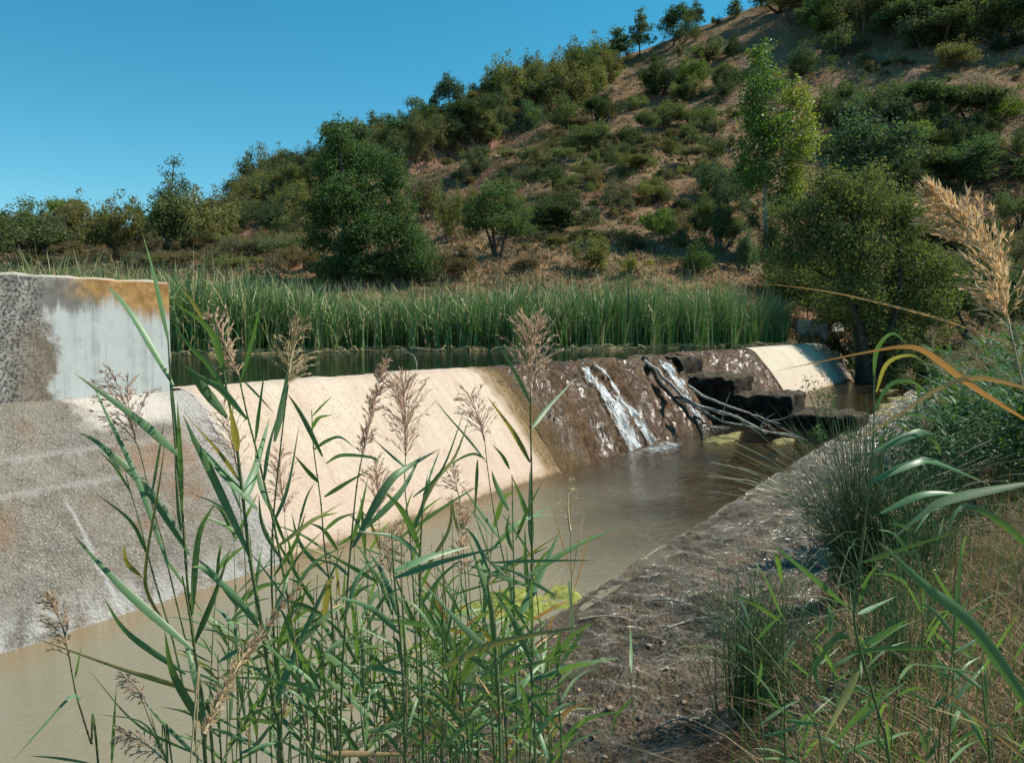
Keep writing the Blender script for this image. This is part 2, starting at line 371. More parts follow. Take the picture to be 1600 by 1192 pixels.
def moss_mat():
    b = MB('wet_mossy_tufa'); o = b.obj(); X = b.xyz(o)
    n1 = b.noise(b.scale(o, (1.5, .6, .6)), 1.6, 5, .6); n2 = b.noise(o, 10, 6, .7); n3 = b.noise(b.scale(o, (1.6, .8, .8)), 48, 4, .65)
    col = b.ramp(b.add(b.mul(n2, .65), b.mul(n1, .35)), [(.32, (.03, .018, .009)), (.45, (.12, .068, .034)), (.55, (.23, .14, .075)), (.68, (.42, .30, .19))])
    green = b.mul(b.rng(n1, .56, .66), b.rng(n2, .42, .55), .5)
    col = b.mix(green, col, (.09, .085, .015))
    tx = b.add(X['X'], b.mul(b.add(n2, -.5), .7))
    ok = b.rng(b.add(tx, b.mul(b.add(X['Z'], -.7), .35)), 10.75, 10.0)
    col = b.mix(b.mul(ok, 1.0), col, b.mix(b.rng(n3, .4, .62), (.10, .062, .024), (.31, .21, .10)))
    wet = b.mul(b.inv(ok), b.rng(b.noise(b.scale(o, (2.2, .4, .4)), 1.1, 3), .34, .52))
    h = b.add(b.mul(n3, .8), n2)
    rough = b.add(b.mul(wet, -.54), .75)
    fw = b.noise(b.scale(o, (1.6, .7, .7)), 62, 3, .6)
    return b.done(b.pbr(col, rough, b.bump(b.add(b.mul(fw, 1.2), h), 1.0, .06), b.add(b.mul(wet, .5), .15)))
M['moss'] = moss_mat()

def shade_painted_step():
    b = MB('mossy_stone_painted_shade'); o = b.obj(); X = b.xyz(o)
    n2 = b.noise(o, 6, 6, .7); n3 = b.noise(o, 30, 5, .7)
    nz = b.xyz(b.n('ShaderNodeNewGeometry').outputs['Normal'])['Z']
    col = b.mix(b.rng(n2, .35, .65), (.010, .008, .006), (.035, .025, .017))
    col = b.mix(b.mul(b.rng(nz, .35, .8), b.rng(n2, .4, .55, .4, 1)), col, b.mix(b.rng(n3, .4, .6), (.07, .052, .034), (.15, .11, .07)))  # sides near black, tops paler: the steps' shadow is painted into the colour
    col = b.mix(b.mul(b.rng(n2, .52, .62), .6), col, (.06, .06, .012))
    return b.done(b.pbr(col, .8, b.bump(b.add(n3, n2), .9, .05), .2))
M['step'] = shade_painted_step()

def pier_mat():
    b = MB('grey_concrete'); o = b.obj()
    n2 = b.noise(o, 3, 6, .65); n3 = b.noise(b.scale(o, (4, 4, .6)), 6, 5, .7)
    col = b.mix(b.rng(n2, .35, .65), (.34, .34, .33), (.50, .50, .48)); col = b.mix(b.rng(n3, .55, .7, 0, .6), col, (.07, .065, .06))
    return b.done(b.pbr(col, .9, b.bump(b.add(n3, n2), .5, .02), .2))
M['pier'] = pier_mat()

def algae_mat(name, c1, c2, c3):
    b = MB(name); o = b.obj(); n = b.noise(o, 9, 6, .75, .6); n2 = b.noise(o, 40, 4, .7)
    col = b.ramp(n, [(.35, c1), (.5, c2), (.66, c3)])
    return b.done(b.pbr(col, .6, b.bump(b.add(n, n2), .8, .02), .35))
M['algae'] = algae_mat('bright_algae', (.09, .085, .025), (.23, .26, .03), (.36, .33, .11))
M['algae_dull'] = algae_mat('dull_algae', (.10, .08, .03), (.20, .18, .05), (.34, .28, .12))

def stone_mat():
    b = MB('pebble_stone'); o = b.obj(); r = b.info('Random')
    n = b.noise(o, 25, 4, .6)
    col = b.mix(r, (.16, .10, .06), (.36, .29, .21)); col = b.mix(b.rng(n, .4, .7, 0, .5), col, (.1, .07, .05))
    return b.done(b.pbr(col, .75, b.bump(n, .3, .01), .3))
M['pebble'] = stone_mat()

# ------------------------------------------------------------------ mesh helpers
def mesh_np(name, V, FA, mat, smooth=False, attrs=None):
    """V (n,3); FA = list of (m,k) int arrays."""
    me = bpy.data.meshes.new(name)
    V = np.asarray(V, np.float32)
    FA = [np.asarray(f, np.int32) for f in (FA if isinstance(FA, list) else [FA]) if len(f)]
    nl = sum(f.size for f in FA); nf = sum(len(f) for f in FA)
    me.vertices.add(len(V)); me.vertices.foreach_set('co', V.ravel())
    me.loops.add(nl); me.loops.foreach_set('vertex_index', np.concatenate([f.ravel() for f in FA]))
    tot = np.concatenate([np.full(len(f), f.shape[1], np.int32) for f in FA])
    st = np.concatenate([[0], np.cumsum(tot)[:-1]]).astype(np.int32)
    me.polygons.add(nf); me.polygons.foreach_set('loop_start', st); me.polygons.foreach_set('loop_total', tot)
    me.polygons.foreach_set('use_smooth', np.full(nf, smooth))
    me.update(calc_edges=True)
    for k, v in (attrs or {}).items():
        a = me.attributes.new(k, 'FLOAT', 'POINT'); a.data.foreach_set('value', np.asarray(v, np.float32))
    for m in (mat if isinstance(mat, list) else [mat]): me.materials.append(m)
    return me
def obj(name, me, parent=None, loc=None):
    o = bpy.data.objects.new(name, me); COL.objects.link(o)
    if parent is not None: o.parent = parent
    if loc is not None: o.location = loc
    return o
def tag(o, label, cat, group=None, kind=None):
    if label: o['label'] = label
    if cat: o['category'] = cat
    if group: o['group'] = group
    if kind: o['kind'] = kind
    return o
def thing(name, label, cat, loc=(0, 0, 0), rotz=0.0, group=None):
    o = bpy.data.objects.new(name, None); COL.objects.link(o)
    o.location = loc; o.rotation_euler = (0, 0, rotz); o.empty_display_size = .1
    return tag(o, label, cat, group)
def struct(name, me): o = obj(name, me); o['kind'] = 'structure'; return o
class Acc:
    def __init__(self): self.V, self.Q, self.T, self.A, self.n = [], [], [], [], 0
    def add(self, V, Q=None, T=None, a=None):
        V = np.asarray(V, float).reshape(-1, 3)
        if Q is not None: self.Q.append(np.asarray(Q) + self.n)
        if T is not None: self.T.append(np.asarray(T) + self.n)
        self.V.append(V); self.A.append(np.zeros(len(V)) if a is None else np.asarray(a)); self.n += len(V)
    def mesh(self, name, mat, smooth=False, attr=None):
        f = []
        if self.Q: f.append(np.concatenate(self.Q))
        if self.T: f.append(np.concatenate(self.T))
        return mesh_np(name, np.concatenate(self.V), f, mat, smooth, {attr: np.concatenate(self.A)} if attr else None)

def unit(v):
    v = np.asarray(v, float); return v / np.maximum(np.linalg.norm(v, axis=-1, keepdims=True), 1e-9)
def spline(pts, n):
    pts = np.asarray(pts, float)
    if len(pts) == 2: return pts[0] + (pts[1] - pts[0]) * np.linspace(0, 1, n)[:, None]
    P = np.vstack([2 * pts[0] - pts[1], pts, 2 * pts[-1] - pts[-2]])
    out = []
    seg = len(pts) - 1
    for q in np.linspace(0, seg, n):
        i = min(int(q), seg - 1); s = q - i; a, b, c, d = P[i:i + 4]
        out.append(.5 * (2 * b + (c - a) * s + (2 * a - 5 * b + 4 * c - d) * s * s + (3 * b - a - 3 * c + d) * s ** 3))
    return np.array(out)
def tube(acc, pts, radii, sides=6):
    pts = np.asarray(pts, float); n = len(pts); radii = np.broadcast_to(radii, (n,))
    tan = unit(np.gradient(pts, axis=0))
    ref = np.where(np.abs(tan[:, 2:3]) > .9, np.array([[1.0, 0, 0]]), np.array([[0, 0, 1.0]]))
    a = unit(np.cross(tan, ref)); b = np.cross(tan, a)
    ang = np.linspace(0, 2 * math.pi, sides, endpoint=False)
    V = pts[:, None, :] + radii[:, None, None] * (np.cos(ang)[None, :, None] * a[:, None, :] + np.sin(ang)[None, :, None] * b[:, None, :])
    i = np.arange(n - 1)[:, None] * sides; j = np.arange(sides)[None, :]; j2 = (j + 1) % sides
    Q = np.stack([i + j, i + j2, i + sides + j2, i + sides + j], -1).reshape(-1, 4)
    acc.add(V.reshape(-1, 3), Q)
def blade(acc, pts, width, roll=0.0, fold=.18, n=10, shape='leaf', twist=0.0, view=True):
    c = spline(pts, n); s = np.linspace(0, 1, n)
    tan = unit(np.gradient(c, axis=0))
    vd = unit(c - np.array([0, 0, CZ])) if view else np.broadcast_to(np.array([0.3, .9, .2]), c.shape)
    side = unit(np.cross(tan, vd)); nor = np.cross(side, tan)
    r = roll + twist * s
    sd = np.cos(r)[:, None] * side + np.sin(r)[:, None] * nor; nn = np.cross(sd, tan)
    if shape == 'leaf': w = width * .5 * np.minimum(1, (.35 + 3.2 * s)) * np.clip((1 - s) / .62, 0, 1) ** .75
    else: w = width * .5 * (1 - s ** 3)
    w = np.maximum(w, width * .015)
    L = c + sd * w[:, None]; Rr = c - sd * w[:, None]; Mi = c - nn * (w * fold * 2)[:, None]
    V = np.stack([L, Mi, Rr], 1).reshape(-1, 3)
    i = np.arange(n - 1)[:, None] * 3
    Q = np.concatenate([np.concatenate([i, i + 1, i + 4, i + 3], 1), np.concatenate([i + 1, i + 2, i + 5, i + 4], 1)])
    acc.add(V, Q, None, np.repeat(s, 3))
def ribbons(acc, P, W, side, tipattr=None):
    """many thin ribbons at once: P (m,n,3), W (m,n), side (m,3)"""
    m, n, _ = P.shape
    L = P + side[:, None, :] * W[..., None] * .5; Q_ = P - side[:, None, :] * W[..., None] * .5
    V = np.stack([L, Q_], 2).reshape(-1, 3)
    base = (np.arange(m) * n * 2)[:, None, None]; k = (np.arange(n - 1) * 2)[None, :, None]
    q = base + k + np.array([0, 1, 3, 2])[None, None, :]
    a = None
    if tipattr is not None: a = np.repeat(np.broadcast_to(tipattr, (m, n)).reshape(-1), 2)
    acc.add(V, q.reshape(-1, 4), None, a)

def leaves(acc, cen, size, rng, up=.35, aspect=.55):
    m = len(cen); size = np.broadcast_to(size, (m,)) * rng.uniform(.6, 1.35, m)
    nrm = unit(rng.normal(size=(m, 3)) + np.array([0, 0, up])); a = unit(np.cross(nrm, rng.normal(size=(m, 3)))); b = np.cross(nrm, a)
    V = np.stack([cen + a * size[:, None] * .5, cen + b * (size * aspect * .5)[:, None] + nrm * (size * .08)[:, None],
                  cen - a * size[:, None] * .5, cen - b * (size * aspect * .5)[:, None] + nrm * (size * .08)[:, None]], 1).reshape(-1, 3)
    acc.add(V, np.arange(m * 4).reshape(-1, 4))
def crown_pts(blobs, nclump, per, cr, rng, shell=.55):
    """leaf centres in clumps inside ellipsoids (x,y,z,rx,ry,rz)"""
    B = np.array(blobs, float); vol = B[:, 3] * B[:, 4] * B[:, 5]; pick = rng.choice(len(B), nclump, p=vol ** .8 / (vol ** .8).sum())
    d = unit(rng.normal(size=(nclump, 3))); r = (shell + (1 - shell) * rng.random(nclump)) * rng.uniform(.75, 1.08, nclump)
    cc = B[pick, :3] + d * r[:, None] * B[pick, 3:6]
    k = rng.integers(int(per * .5), int(per * 1.5) + 1, nclump); idx = np.repeat(np.arange(nclump), k)
    sz = rng.uniform(.6, 1.4, nclump) * cr
    off = rng.normal(size=(len(idx), 3)); off = off / np.maximum(1, np.linalg.norm(off, axis=1, keepdims=True) / 1.6)
    return cc[idx] + off * sz[idx][:, None] * np.array([1, 1, .75]), cc
def limbs(base, blobs, r0, rng, cc=None, twigs=40, stems=1, straight=False, fork=.35):
    acc = Acc(); base = np.asarray(base, float)
    B = np.array(blobs, float)
    top = B[np.argmax(B[:, 2] + B[:, 5])] if not straight else B[0]
    for s in range(stems):
        tgt = B[s % len(B)] if stems > 1 else top
        tip = tgt[:3] + np.array([0, 0, tgt[5] * .5])
        b0 = base + (rng.normal(size=3) * r0 * 1.2 * np.array([1, 1, 0]) if stems > 1 else 0)
        mid = b0 + (tip - b0) * .45 + rng.normal(size=3) * np.linalg.norm(tip - b0) * (.012 if straight else .05)
        c = spline([b0, mid, tip], 12); tube(acc, c, np.linspace(r0, r0 * .15, 12) * (1 + .5 * np.exp(-np.arange(12) * 1.2)), 7)
    main = c
    for q in B:
        i = min(11, max(2, int(np.interp(q[2] - q[5] * .6, main[:, 2], np.arange(12)))))
        a = main[i]; e = q[:3]; m = (a + e) / 2 + np.array([0, 0, -.05 * np.linalg.norm(e - a)])
        tube(acc, spline([a, m, e], 7), np.linspace(r0 * fork, r0 * .1, 7), 5)
    if cc is not None:
        for k in rng.choice(len(cc), min(twigs, len(cc)), replace=False):
            e = cc[k]; j = np.argmin(np.linalg.norm(B[:, :3] - e, axis=1)); a = B[j, :3] * .6 + e * .4 + np.array([0, 0, -.15 * B[j, 5]])
            a = B[j, :3] if rng.random() < .5 else a
            tube(acc, spline([a, (a + e) / 2 + rng.normal(size=3) * .03, e], 4), np.linspace(r0 * .14, r0 * .04, 4), 4)
    return acc

# ------------------------------------------------------------------ world and sun
SUN_AZ, SUN_EL = R(14), R(47)          # azimuth measured from +X towards +Y
sd = np.array([math.cos(SUN_EL) * math.cos(SUN_AZ), math.cos(SUN_EL) * math.sin(SUN_AZ), math.sin(SUN_EL)])
w = bpy.data.worlds.new('World'); scene.world = w; w.use_nodes = True
nt = w.node_tree; nt.nodes.clear()
sky = nt.nodes.new('ShaderNodeTexSky'); sky.sky_type = 'NISHITA'; sky.sun_disc = False
sky.sun_elevation = SUN_EL; sky.sun_rotation = math.pi / 2 - SUN_AZ
sky.air_density = 1.0; sky.dust_density = .05; sky.ozone_density = 3.0; sky.altitude = 600
hs = nt.nodes.new('ShaderNodeHueSaturation'); hs.inputs['Hue'].default_value = .468; hs.inputs['Saturation'].default_value = 1.34
bg = nt.nodes.new('ShaderNodeBackground'); bg.inputs[1].default_value = .098
wo = nt.nodes.new('ShaderNodeOutputWorld')
nt.links.new(sky.outputs[0], hs.inputs['Color']); nt.links.new(hs.outputs[0], bg.inputs[0]); nt.links.new(bg.outputs[0], wo.inputs[0])
ld = bpy.data.lights.new('sun', 'SUN'); ld.energy = 4.7; ld.angle = R(.53); ld.color = (1, .94, .85)
lo = bpy.data.objects.new('sun', ld); COL.objects.link(lo); lo.rotation_euler = Vector(sd).to_track_quat('Z', 'Y').to_euler()
scene.view_settings.view_transform = 'Standard'; scene.view_settings.look = 'None'; scene.view_settings.exposure = 0.5; scene.view_settings.gamma = 1
scene.render.engine = 'CYCLES'
cy = scene.cycles
cy.max_bounces = 6; cy.diffuse_bounces = 3; cy.glossy_bounces = 3; cy.transmission_bounces = 4; cy.transparent_max_bounces = 12
cy.caustics_reflective = False; cy.caustics_refractive = False; cy.sample_clamp_indirect = 4
cy.use_denoising = True
try:
    cy.denoiser = 'OPENIMAGEDENOISE'; cy.denoising_input_passes = 'RGB_ALBEDO_NORMAL'; cy.denoising_prefilter = 'ACCURATE'
except Exception: pass

# ------------------------------------------------------------------ setting: ground, waters
def polar_ground():
    az = np.concatenate([np.arange(-180, -52, 4.0), np.arange(-52, 52, .19), np.arange(52, 180, 4.0)]); az = np.radians(az)
    r = np.concatenate([[.05], np.geomspace(.5, 14, 70), np.arange(14.2, 40, .16), np.arange(40.3, 135, .38), np.geomspace(137, 900, 26)])
    A, Rr = np.meshgrid(az, r, indexing='ij')
    k = 1 / np.maximum(np.cos(A), .35)
    X, Y = np.sin(A) * Rr * k, np.cos(A) * Rr * k
    Z = terrain(X, Y); na, nr = A.shape
    u = np.clip(800 + F * X / np.maximum(Y, .5), -1500, 3000)
    e = np.interp(u, EDGE_U, EDGE_Y); t, p = xy2tp(X, Y)
    hl = sstep(e + 2, e + 6, Y); bed = sstep(2.4, 2.7, p) * (1 - hl)
    i = np.arange(na); i2 = (i + 1) % na
    j = np.arange(nr - 1)
    q = np.stack([i[:, None] * nr + j, i[:, None] * nr + j + 1, i2[:, None] * nr + j + 1, i2[:, None] * nr + j], -1).reshape(-1, 4)
    q = q[:, ::-1]
    V = np.stack([X, Y, Z], -1).reshape(-1, 3)
    return mesh_np('ground', V, q, M['ground'], True, {'hill': hl.ravel(), 'bed': bed.ravel()})
struct('ground', polar_ground())

def grid_tp(name, ts, ps, zf, mat, attrs=None, smooth=True, parent=None):
    T, P = np.meshgrid(ts, ps, indexing='ij'); Z = zf(T, P)
    n, m = T.shape; i = np.arange(n - 1)[:, None]; j = np.arange(m - 1)[None, :]
    q = np.stack([i * m + j, (i + 1) * m + j, (i + 1) * m + j + 1, i * m + j + 1], -1).reshape(-1, 4)
    me = mesh_np(name, np.stack([T, P, Z], -1).reshape(-1, 3), q, mat, smooth)
    o = obj(name, me, parent); 
    if parent is None: o.rotation_euler = (0, 0, DAM_ROT)
    return o
o = grid_tp('pool_water', np.linspace(-6, 33, 40), np.linspace(2.5, 6.2, 6), lambda T, P: 0 * T + POOL_Z, M['pool']); o['kind'] = 'structure'
o = grid_tp('pond_water', np.linspace(-60, 45, 30), np.linspace(6.62, 60, 20), lambda T, P: 0 * T + POND_Z, M['pond']); o['kind'] = 'structure'
def bedz(T, P):
    edge = .010 + .016 * fbm(T * 2.6, P * 1.4, 0, 4, 31)
    z = np.interp(P, [.4, .9, 1.3, 1.7, 2.5, 2.62, 2.72, 2.9], [.20, .05, -.045, -.05, -.012, .0, -.05, -.2])
    st = np.abs(fbm(T * 3.4, P * 3.4, 0, 4, 33)); st2 = fbm(T * 11, P * 11, 0, 3, 35)
    dry = 1 - .85 * sstep(2.2, 2.62, P)
    return z + edge * sstep(2.0, 2.6, P) + (.040 * (st - .35) + .015 * st2) * dry
ts = [1.0]
while ts[-1] < 33: ts.append(ts[-1] + max(.018, .0042 * ts[-1]))
o = grid_tp('stream_bed', np.array(ts), np.linspace(.45, 2.9, 110), bedz, M['wet_bed']); o['kind'] = 'structure'

# ------------------------------------------------------------------ weir
def face_profile(n=60, crest=CREST):
    pts = [(7.2, .8), (7.02, crest - .25), (6.92, crest - .05), (6.75, crest - .004), (6.5, crest), (6.3, crest - .07), (6.12, crest - .24), (5.72, .72), (5.22, -.02), (5.0, -.4)]
    return spline([(a, 0, b) for a, b in pts], n)[:, [0, 2]]
def face(name, t0, t1, dt, mat, parent, disp=None, n=60, crest=CREST, tpts=None):
    pr = face_profile(n, crest); tan = np.gradient(pr, axis=0); nor = unit(np.stack([tan[:, 1], -tan[:, 0]], 1))
    ts = np.linspace(t0, t1, max(2, int((t1 - t0) / dt)))
    T = ts[:, None] + 0 * pr[None, :, 0]; sarc = np.concatenate([[0], np.cumsum(np.linalg.norm(np.diff(pr, axis=0), axis=1))])[None, :] + 0 * T
    d = disp(T, sarc, pr[None, :, 1] + 0 * T) if disp else 0 * T
    P = pr[None, :, 0] + d * nor[None, :, 0]; Z = pr[None, :, 1] + d * nor[None, :, 1]
    m = n; i = np.arange(len(ts) - 1)[:, None]; j = np.arange(m - 1)[None, :]
    q = np.stack([i * m + j, i * m + j + 1, (i + 1) * m + j + 1, (i + 1) * m + j], -1).reshape(-1, 4)[:, ::-1]
    return obj(name, mesh_np(name, np.stack([T, P, Z], -1).reshape(-1, 3), q, mat, True), parent)
# profile normal must point downstream and up
def sgn(d): return -d
weir = thing('weir', 'long low weir with cream spillway slabs, a brown mossy wet face and dark stone steps', 'weir', (0, 0, 0), DAM_ROT)
T_GREY, T_MOSS, T_STEP, T_STEP2, T_FAR, T_END = 4.72, 9.85, 16.95, 18.3, 23.8, 37.5
fl = lambda T, s, z: sgn(.012 * fbm(T * 2, s * 2, 0, 3, 41) + .006 * fbm(T * 14, s * 14, 0, 3, 42) + .05 * sstep(9.2, 9.7, T) * sstep(T_MOSS, T_MOSS - .08, T) * np.abs(fbm(T * 8, s * 6, 0, 3, 46)))
face('spillway_slab', T_GREY, T_MOSS, .04, M['cream'], weir, fl)
def mossd(T, s, z):
    w_ = sstep(T_MOSS, T_MOSS + .5, T) * sstep(T_FAR, T_FAR - .4, T)
    rdg = fbm(T * 2.2, s * .7, 0, 3, 43); lump = np.abs(fbm(T * 4.2, s * 3.2, 0, 4, 44)); fine = fbm(T * 15, s * 13, 0, 3, 45)
    return sgn(w_ * (.05 * rdg + .13 * (lump - .2) + .03 * fine) * (1 - .75 * sstep(1.39, 1.45, z)) - .004)
mo = face('mossy_face', T_MOSS, T_STEP + .1, .035, M['moss'], weir, mossd, 90, CREST - .02)
mo2 = face('mossy_face', T_STEP2 - .1, T_FAR, .05, M['moss'], weir, mossd, 80, CREST - .02)
ff = face('spillway_slab', T_FAR, T_END, .12, M['cream_far'], weir, fl); ff['label'] = 'cream slab at the shaded far end of the weir'
def rock_box(t0, t1, p0, p1, z0, z1, amp, seed, nn=26):
    bx = [(t0, t1), (p0, p1), (z0, z1)]; acc = Acc()
    def fa(ax, val, flip):
        a, b = [k for k in range(3) if k != ax]
        A, B = np.meshgrid(np.linspace(*bx[a], nn), np.linspace(*bx[b], nn), indexing='ij')
        V = np.zeros((nn, nn, 3)); V[..., a] = A; V[..., b] = B; V[..., ax] = val
        i = np.arange(nn - 1)[:, None]; j = np.arange(nn - 1)[None, :]
        q = np.stack([i * nn + j, (i + 1) * nn + j, (i + 1) * nn + j + 1, i * nn + j + 1], -1).reshape(-1, 4)
        acc.add(V.reshape(-1, 3), q[:, ::-1] if flip else q)
    for ax in range(3):
        fa(ax, bx[ax][0], ax != 1); fa(ax, bx[ax][1], ax == 1)
    V = np.concatenate(acc.V); cen = np.array([(a + b) / 2 for a, b in bx]); hw = np.array([(b - a) / 2 for a, b in bx])
    loc = (V - cen) / hw; rr = np.linalg.norm(loc, axis=1, keepdims=True)
    inner = np.sign(loc) * np.maximum(0, hw - .07)
    L = V - cen; core = np.clip(L, -np.maximum(hw - .08, .01), np.maximum(hw - .08, .01)); dv = L - core; V = cen + core + unit(dv) * np.minimum(np.linalg.norm(dv, axis=1, keepdims=True), .08)
    x, y, z = V.T
    for k in range(3): V[:, k] += amp * fbm(x * 5, y * 5, z * 5, 4, seed + 10 * k)
    acc.V = [V]; acc.A = [np.zeros(len(V))]
    return acc
STEPS = [(6.75, 6.0, 1.38), (6.0, 4.85, 1.0), (4.85, 3.7, .64), (3.7, 2.45, .27)]
for k, (pa, pb, zt) in enumerate(STEPS):
    acc = rock_box(T_STEP + .05 * k, T_STEP2 + .1 * k, pb, pa + .1, -.5, zt, .052, 50 + k, 34)
    obj('step', acc.mesh('step', M['step'], True), weir)

# old abutment on the left
def prism_t(name, prof, ts, mat, parent, disp=0.01, seed=0, close=True):
    pr = np.array(prof, float); m = len(pr); T = np.repeat(ts, m); P = np.tile(pr[:, 0], len(ts)); Z = np.tile(pr[:, 1], len(ts))
    V = np.stack([T, P, Z], 1)
    d = disp * fbm(V[:, 0] * 4, V[:, 1] * 4, V[:, 2] * 4, 4, seed); V[:, 1] += d; V[:, 2] += d * .5 + (.012 * fbm(T * 7, P * 7, 0, 4, seed + 5) * (Z > 2.38))
    i = np.arange(len(ts) - 1)[:, None] * m; j = np.arange(m)[None, :]; j2 = (j + 1) % m
    q = np.stack([i + j, i + m + j, i + m + j2, i + j2], -1).reshape(-1, 4)
    acc = Acc(); acc.add(V, q)
    me_caps = [list(range(m)), [(len(ts) - 1) * m + k for k in range(m)][::-1]]
    me = bpy.data.meshes.new(name)
    me.from_pydata(V.tolist(), [], q.tolist() + me_caps); me.materials.append(mat)
    for pl in me.polygons: pl.use_smooth = False
    me.update()
    return obj(name, me, parent)
abut = thing('concrete_wall', 'tall weathered concrete wall with a white lime patch and orange stains above a sloping pebbled base', 'wall', (0, 0, 0), DAM_ROT)
wall_prof = [(6.48, z) for z in np.linspace(1.30, 2.41, 24)] + [(6.50, 2.43), (6.86, 2.43), (6.88, 2.41), (6.88, .6), (6.48, .6)]
prism_t('wall_block', wall_prof, np.concatenate([np.linspace(-12, 2.5, 40), np.linspace(2.54, T_GREY - .1, 70)]), M['concrete_old'], abut, .003, 61)
fp = face_profile(80); fp = fp[(fp[:, 0] < 6.47) & (fp[:, 1] > -.3)][::-1]
bp = [(5.0, -.45)] + [(a - .006, b) for a, b in fp] + [(6.475, 1.44), (6.475, .5), (6.4, -.45)]
prism_t('sloping_base', bp, np.linspace(-12, T_GREY + .03, 130), M['concrete_base'], abut, .012, 63)

pier = thing('concrete_pier', 'grey concrete end pier at the far end of the weir, half in tree shade', 'pier', (0, 0, 0), DAM_ROT)
prism_t('pier_block', [(6.35, .5), (6.35, 2.38), (6.37, 2.42), (7.5, 2.42), (7.53, 2.38), (7.53, .5)], np.linspace(35.4, 39.5, 14), M['pier'], pier, .012, 65)
prism_t('wing_wall', [(4.9, -.4), (6.33, 1.9), (6.345, .0), (6.345, -.4)], np.linspace(36.6, 39.3, 12), M['step'], pier, .02, 66)  # dark stone colour stands in for shade and mutes the sun flecks

# white water running down the mossy face
def stream(name, t0, t1, dt0, dt1, lab, seed, pz0=1.36):
    pr = face_profile(90, CREST - .02); k = (pr[:, 1] < pz0) & (pr[:, 0] < 6.6) & (pr[:, 1] > -.06); pr = pr[k]
    n = len(pr); s = np.linspace(0, 1, n); m = 17
    cen = t0 + (t1 - t0) * s + .06 * fbm(s * 3, 0 * s, 0, 3, seed); wd = dt0 + (dt1 - dt0) * s
    a = np.linspace(-1, 1, m)
    T = cen[:, None] + wd[:, None] * .5 * a[None, :]
    d = mossd(T, np.cumsum(np.ones(n))[:, None] * .025 + 0 * T, pr[:, 1][:, None] + 0 * T)
    hgt = np.maximum(-d, 0) + .02 + .012 * (1 - a[None, :] ** 2) + .008 * fbm(T * 9, s[:, None] * 14, 0, 3, seed + 1)
    P = pr[:, 0][:, None] - hgt * .82; Z = pr[:, 1][:, None] + hgt * .57
    i = np.arange(n - 1)[:, None] * m; j = np.arange(m - 1)[None, :]
    q = np.stack([i + j, i + j + 1, i + m + j + 1, i + m + j], -1).reshape(-1, 4)
    core = (1 - np.abs(a[None, :]) ** 1.5) * (.55 + .45 * sstep(0, .15, s))[:, None] * np.ones((n, m))
    me = mesh_np(name, np.stack([T, P, Z], -1).reshape(-1, 3), q, M['foam'], True, {'core': core.ravel()})
    o = obj(name, me); o.rotation_euler = (0, 0, DAM_ROT); o['kind'] = 'structure'
    if lab: o['label'] = lab
    return o
stream('water_cascade', 12.5, 12.45, .32, .66, 'left white streak of water down the mossy weir face', 71)
stream('water_cascade', 13.1, 13.1, .17, .36, 'right white streak of water down the mossy weir face', 73)
stream('water_cascade', 16.2, 15.95, .5, .7, 'white water falling behind the dead branches', 75)
def foam_patch(t, p, rt, rp, seed):
    acc = Acc(); nr, na = 8, 28
    rr = np.linspace(0, 1, nr); aa = np.linspace(0, 2 * math.pi, na, endpoint=False)
    Rm, Am = np.meshgrid(rr, aa, indexing='ij'); k = 1 + .3 * fbm(np.cos(Am) * 2, np.sin(Am) * 2, 0, 3, seed)
    T = t + Rm * k * rt * np.cos(Am); P = p + Rm * k * rp * np.sin(Am); Z = .006 + .035 * (1 - Rm) * (1 + fbm(T * 9, P * 9, 0, 3, seed))
    i = np.arange(nr - 1)[:, None] * na; j = np.arange(na)[None, :]; j2 = (j + 1) % na
    q = np.stack([i + j, i + na + j, i + na + j2, i + j2], -1).reshape(-1, 4)
    me = mesh_np('foam_patch', np.stack([T, P, Z], -1).reshape(-1, 3), q, M['foam'], True, {'core': (1.05 - Rm).ravel() * .8})
    o = obj('foam_patch', me); o.rotation_euler = (0, 0, DAM_ROT); o['kind'] = 'stuff'
for a in ((12.5, 4.85, .95, .55, 1), (13.2, 4.9, .6, .4, 2), (15.9, 4.9, .6, .4, 3)): foam_patch(*a)

def algae(t, p, rt, rp, z, mat, lab, seed, group=None):
    nr, na = 14, 60
    rr = np.linspace(0, 1, nr); aa = np.linspace(0, 2 * math.pi, na, endpoint=False)
    Rm, Am = np.meshgrid(rr, aa, indexing='ij'); k = 1 + .45 * fbm(np.cos(Am) * 1.6, np.sin(Am) * 1.6, 0, 4, seed)
    T = Rm * k * rt * np.cos(Am); P = Rm * k * rp * np.sin(Am); Z = .008 + (.03 if mat == 'algae' else .010) * (1 - Rm ** 3) * (.6 + fbm((t + T) * 7, (p + P) * 7, 0, 4, seed)) - .03 * Rm ** 6
    i = np.arange(nr - 1)[:, None] * na; j = np.arange(na)[None, :]; j2 = (j + 1) % na
    q = np.stack([i + j, i + na + j, i + na + j2, i + j2], -1).reshape(-1, 4)
    o = obj('algae_mat', mesh_np('algae_mat', np.stack([T, P, Z], -1).reshape(-1, 3), q, M[mat], True))
    x, y = tp2xy(t, p); o.location = (x, y, z); o.rotation_euler = (0, 0, DAM_ROT); tag(o, lab, 'algae', group)
def tp_of(u, v, z=0.0):
    q = onz(u, v, z); return xy2tp(q[0], q[1])
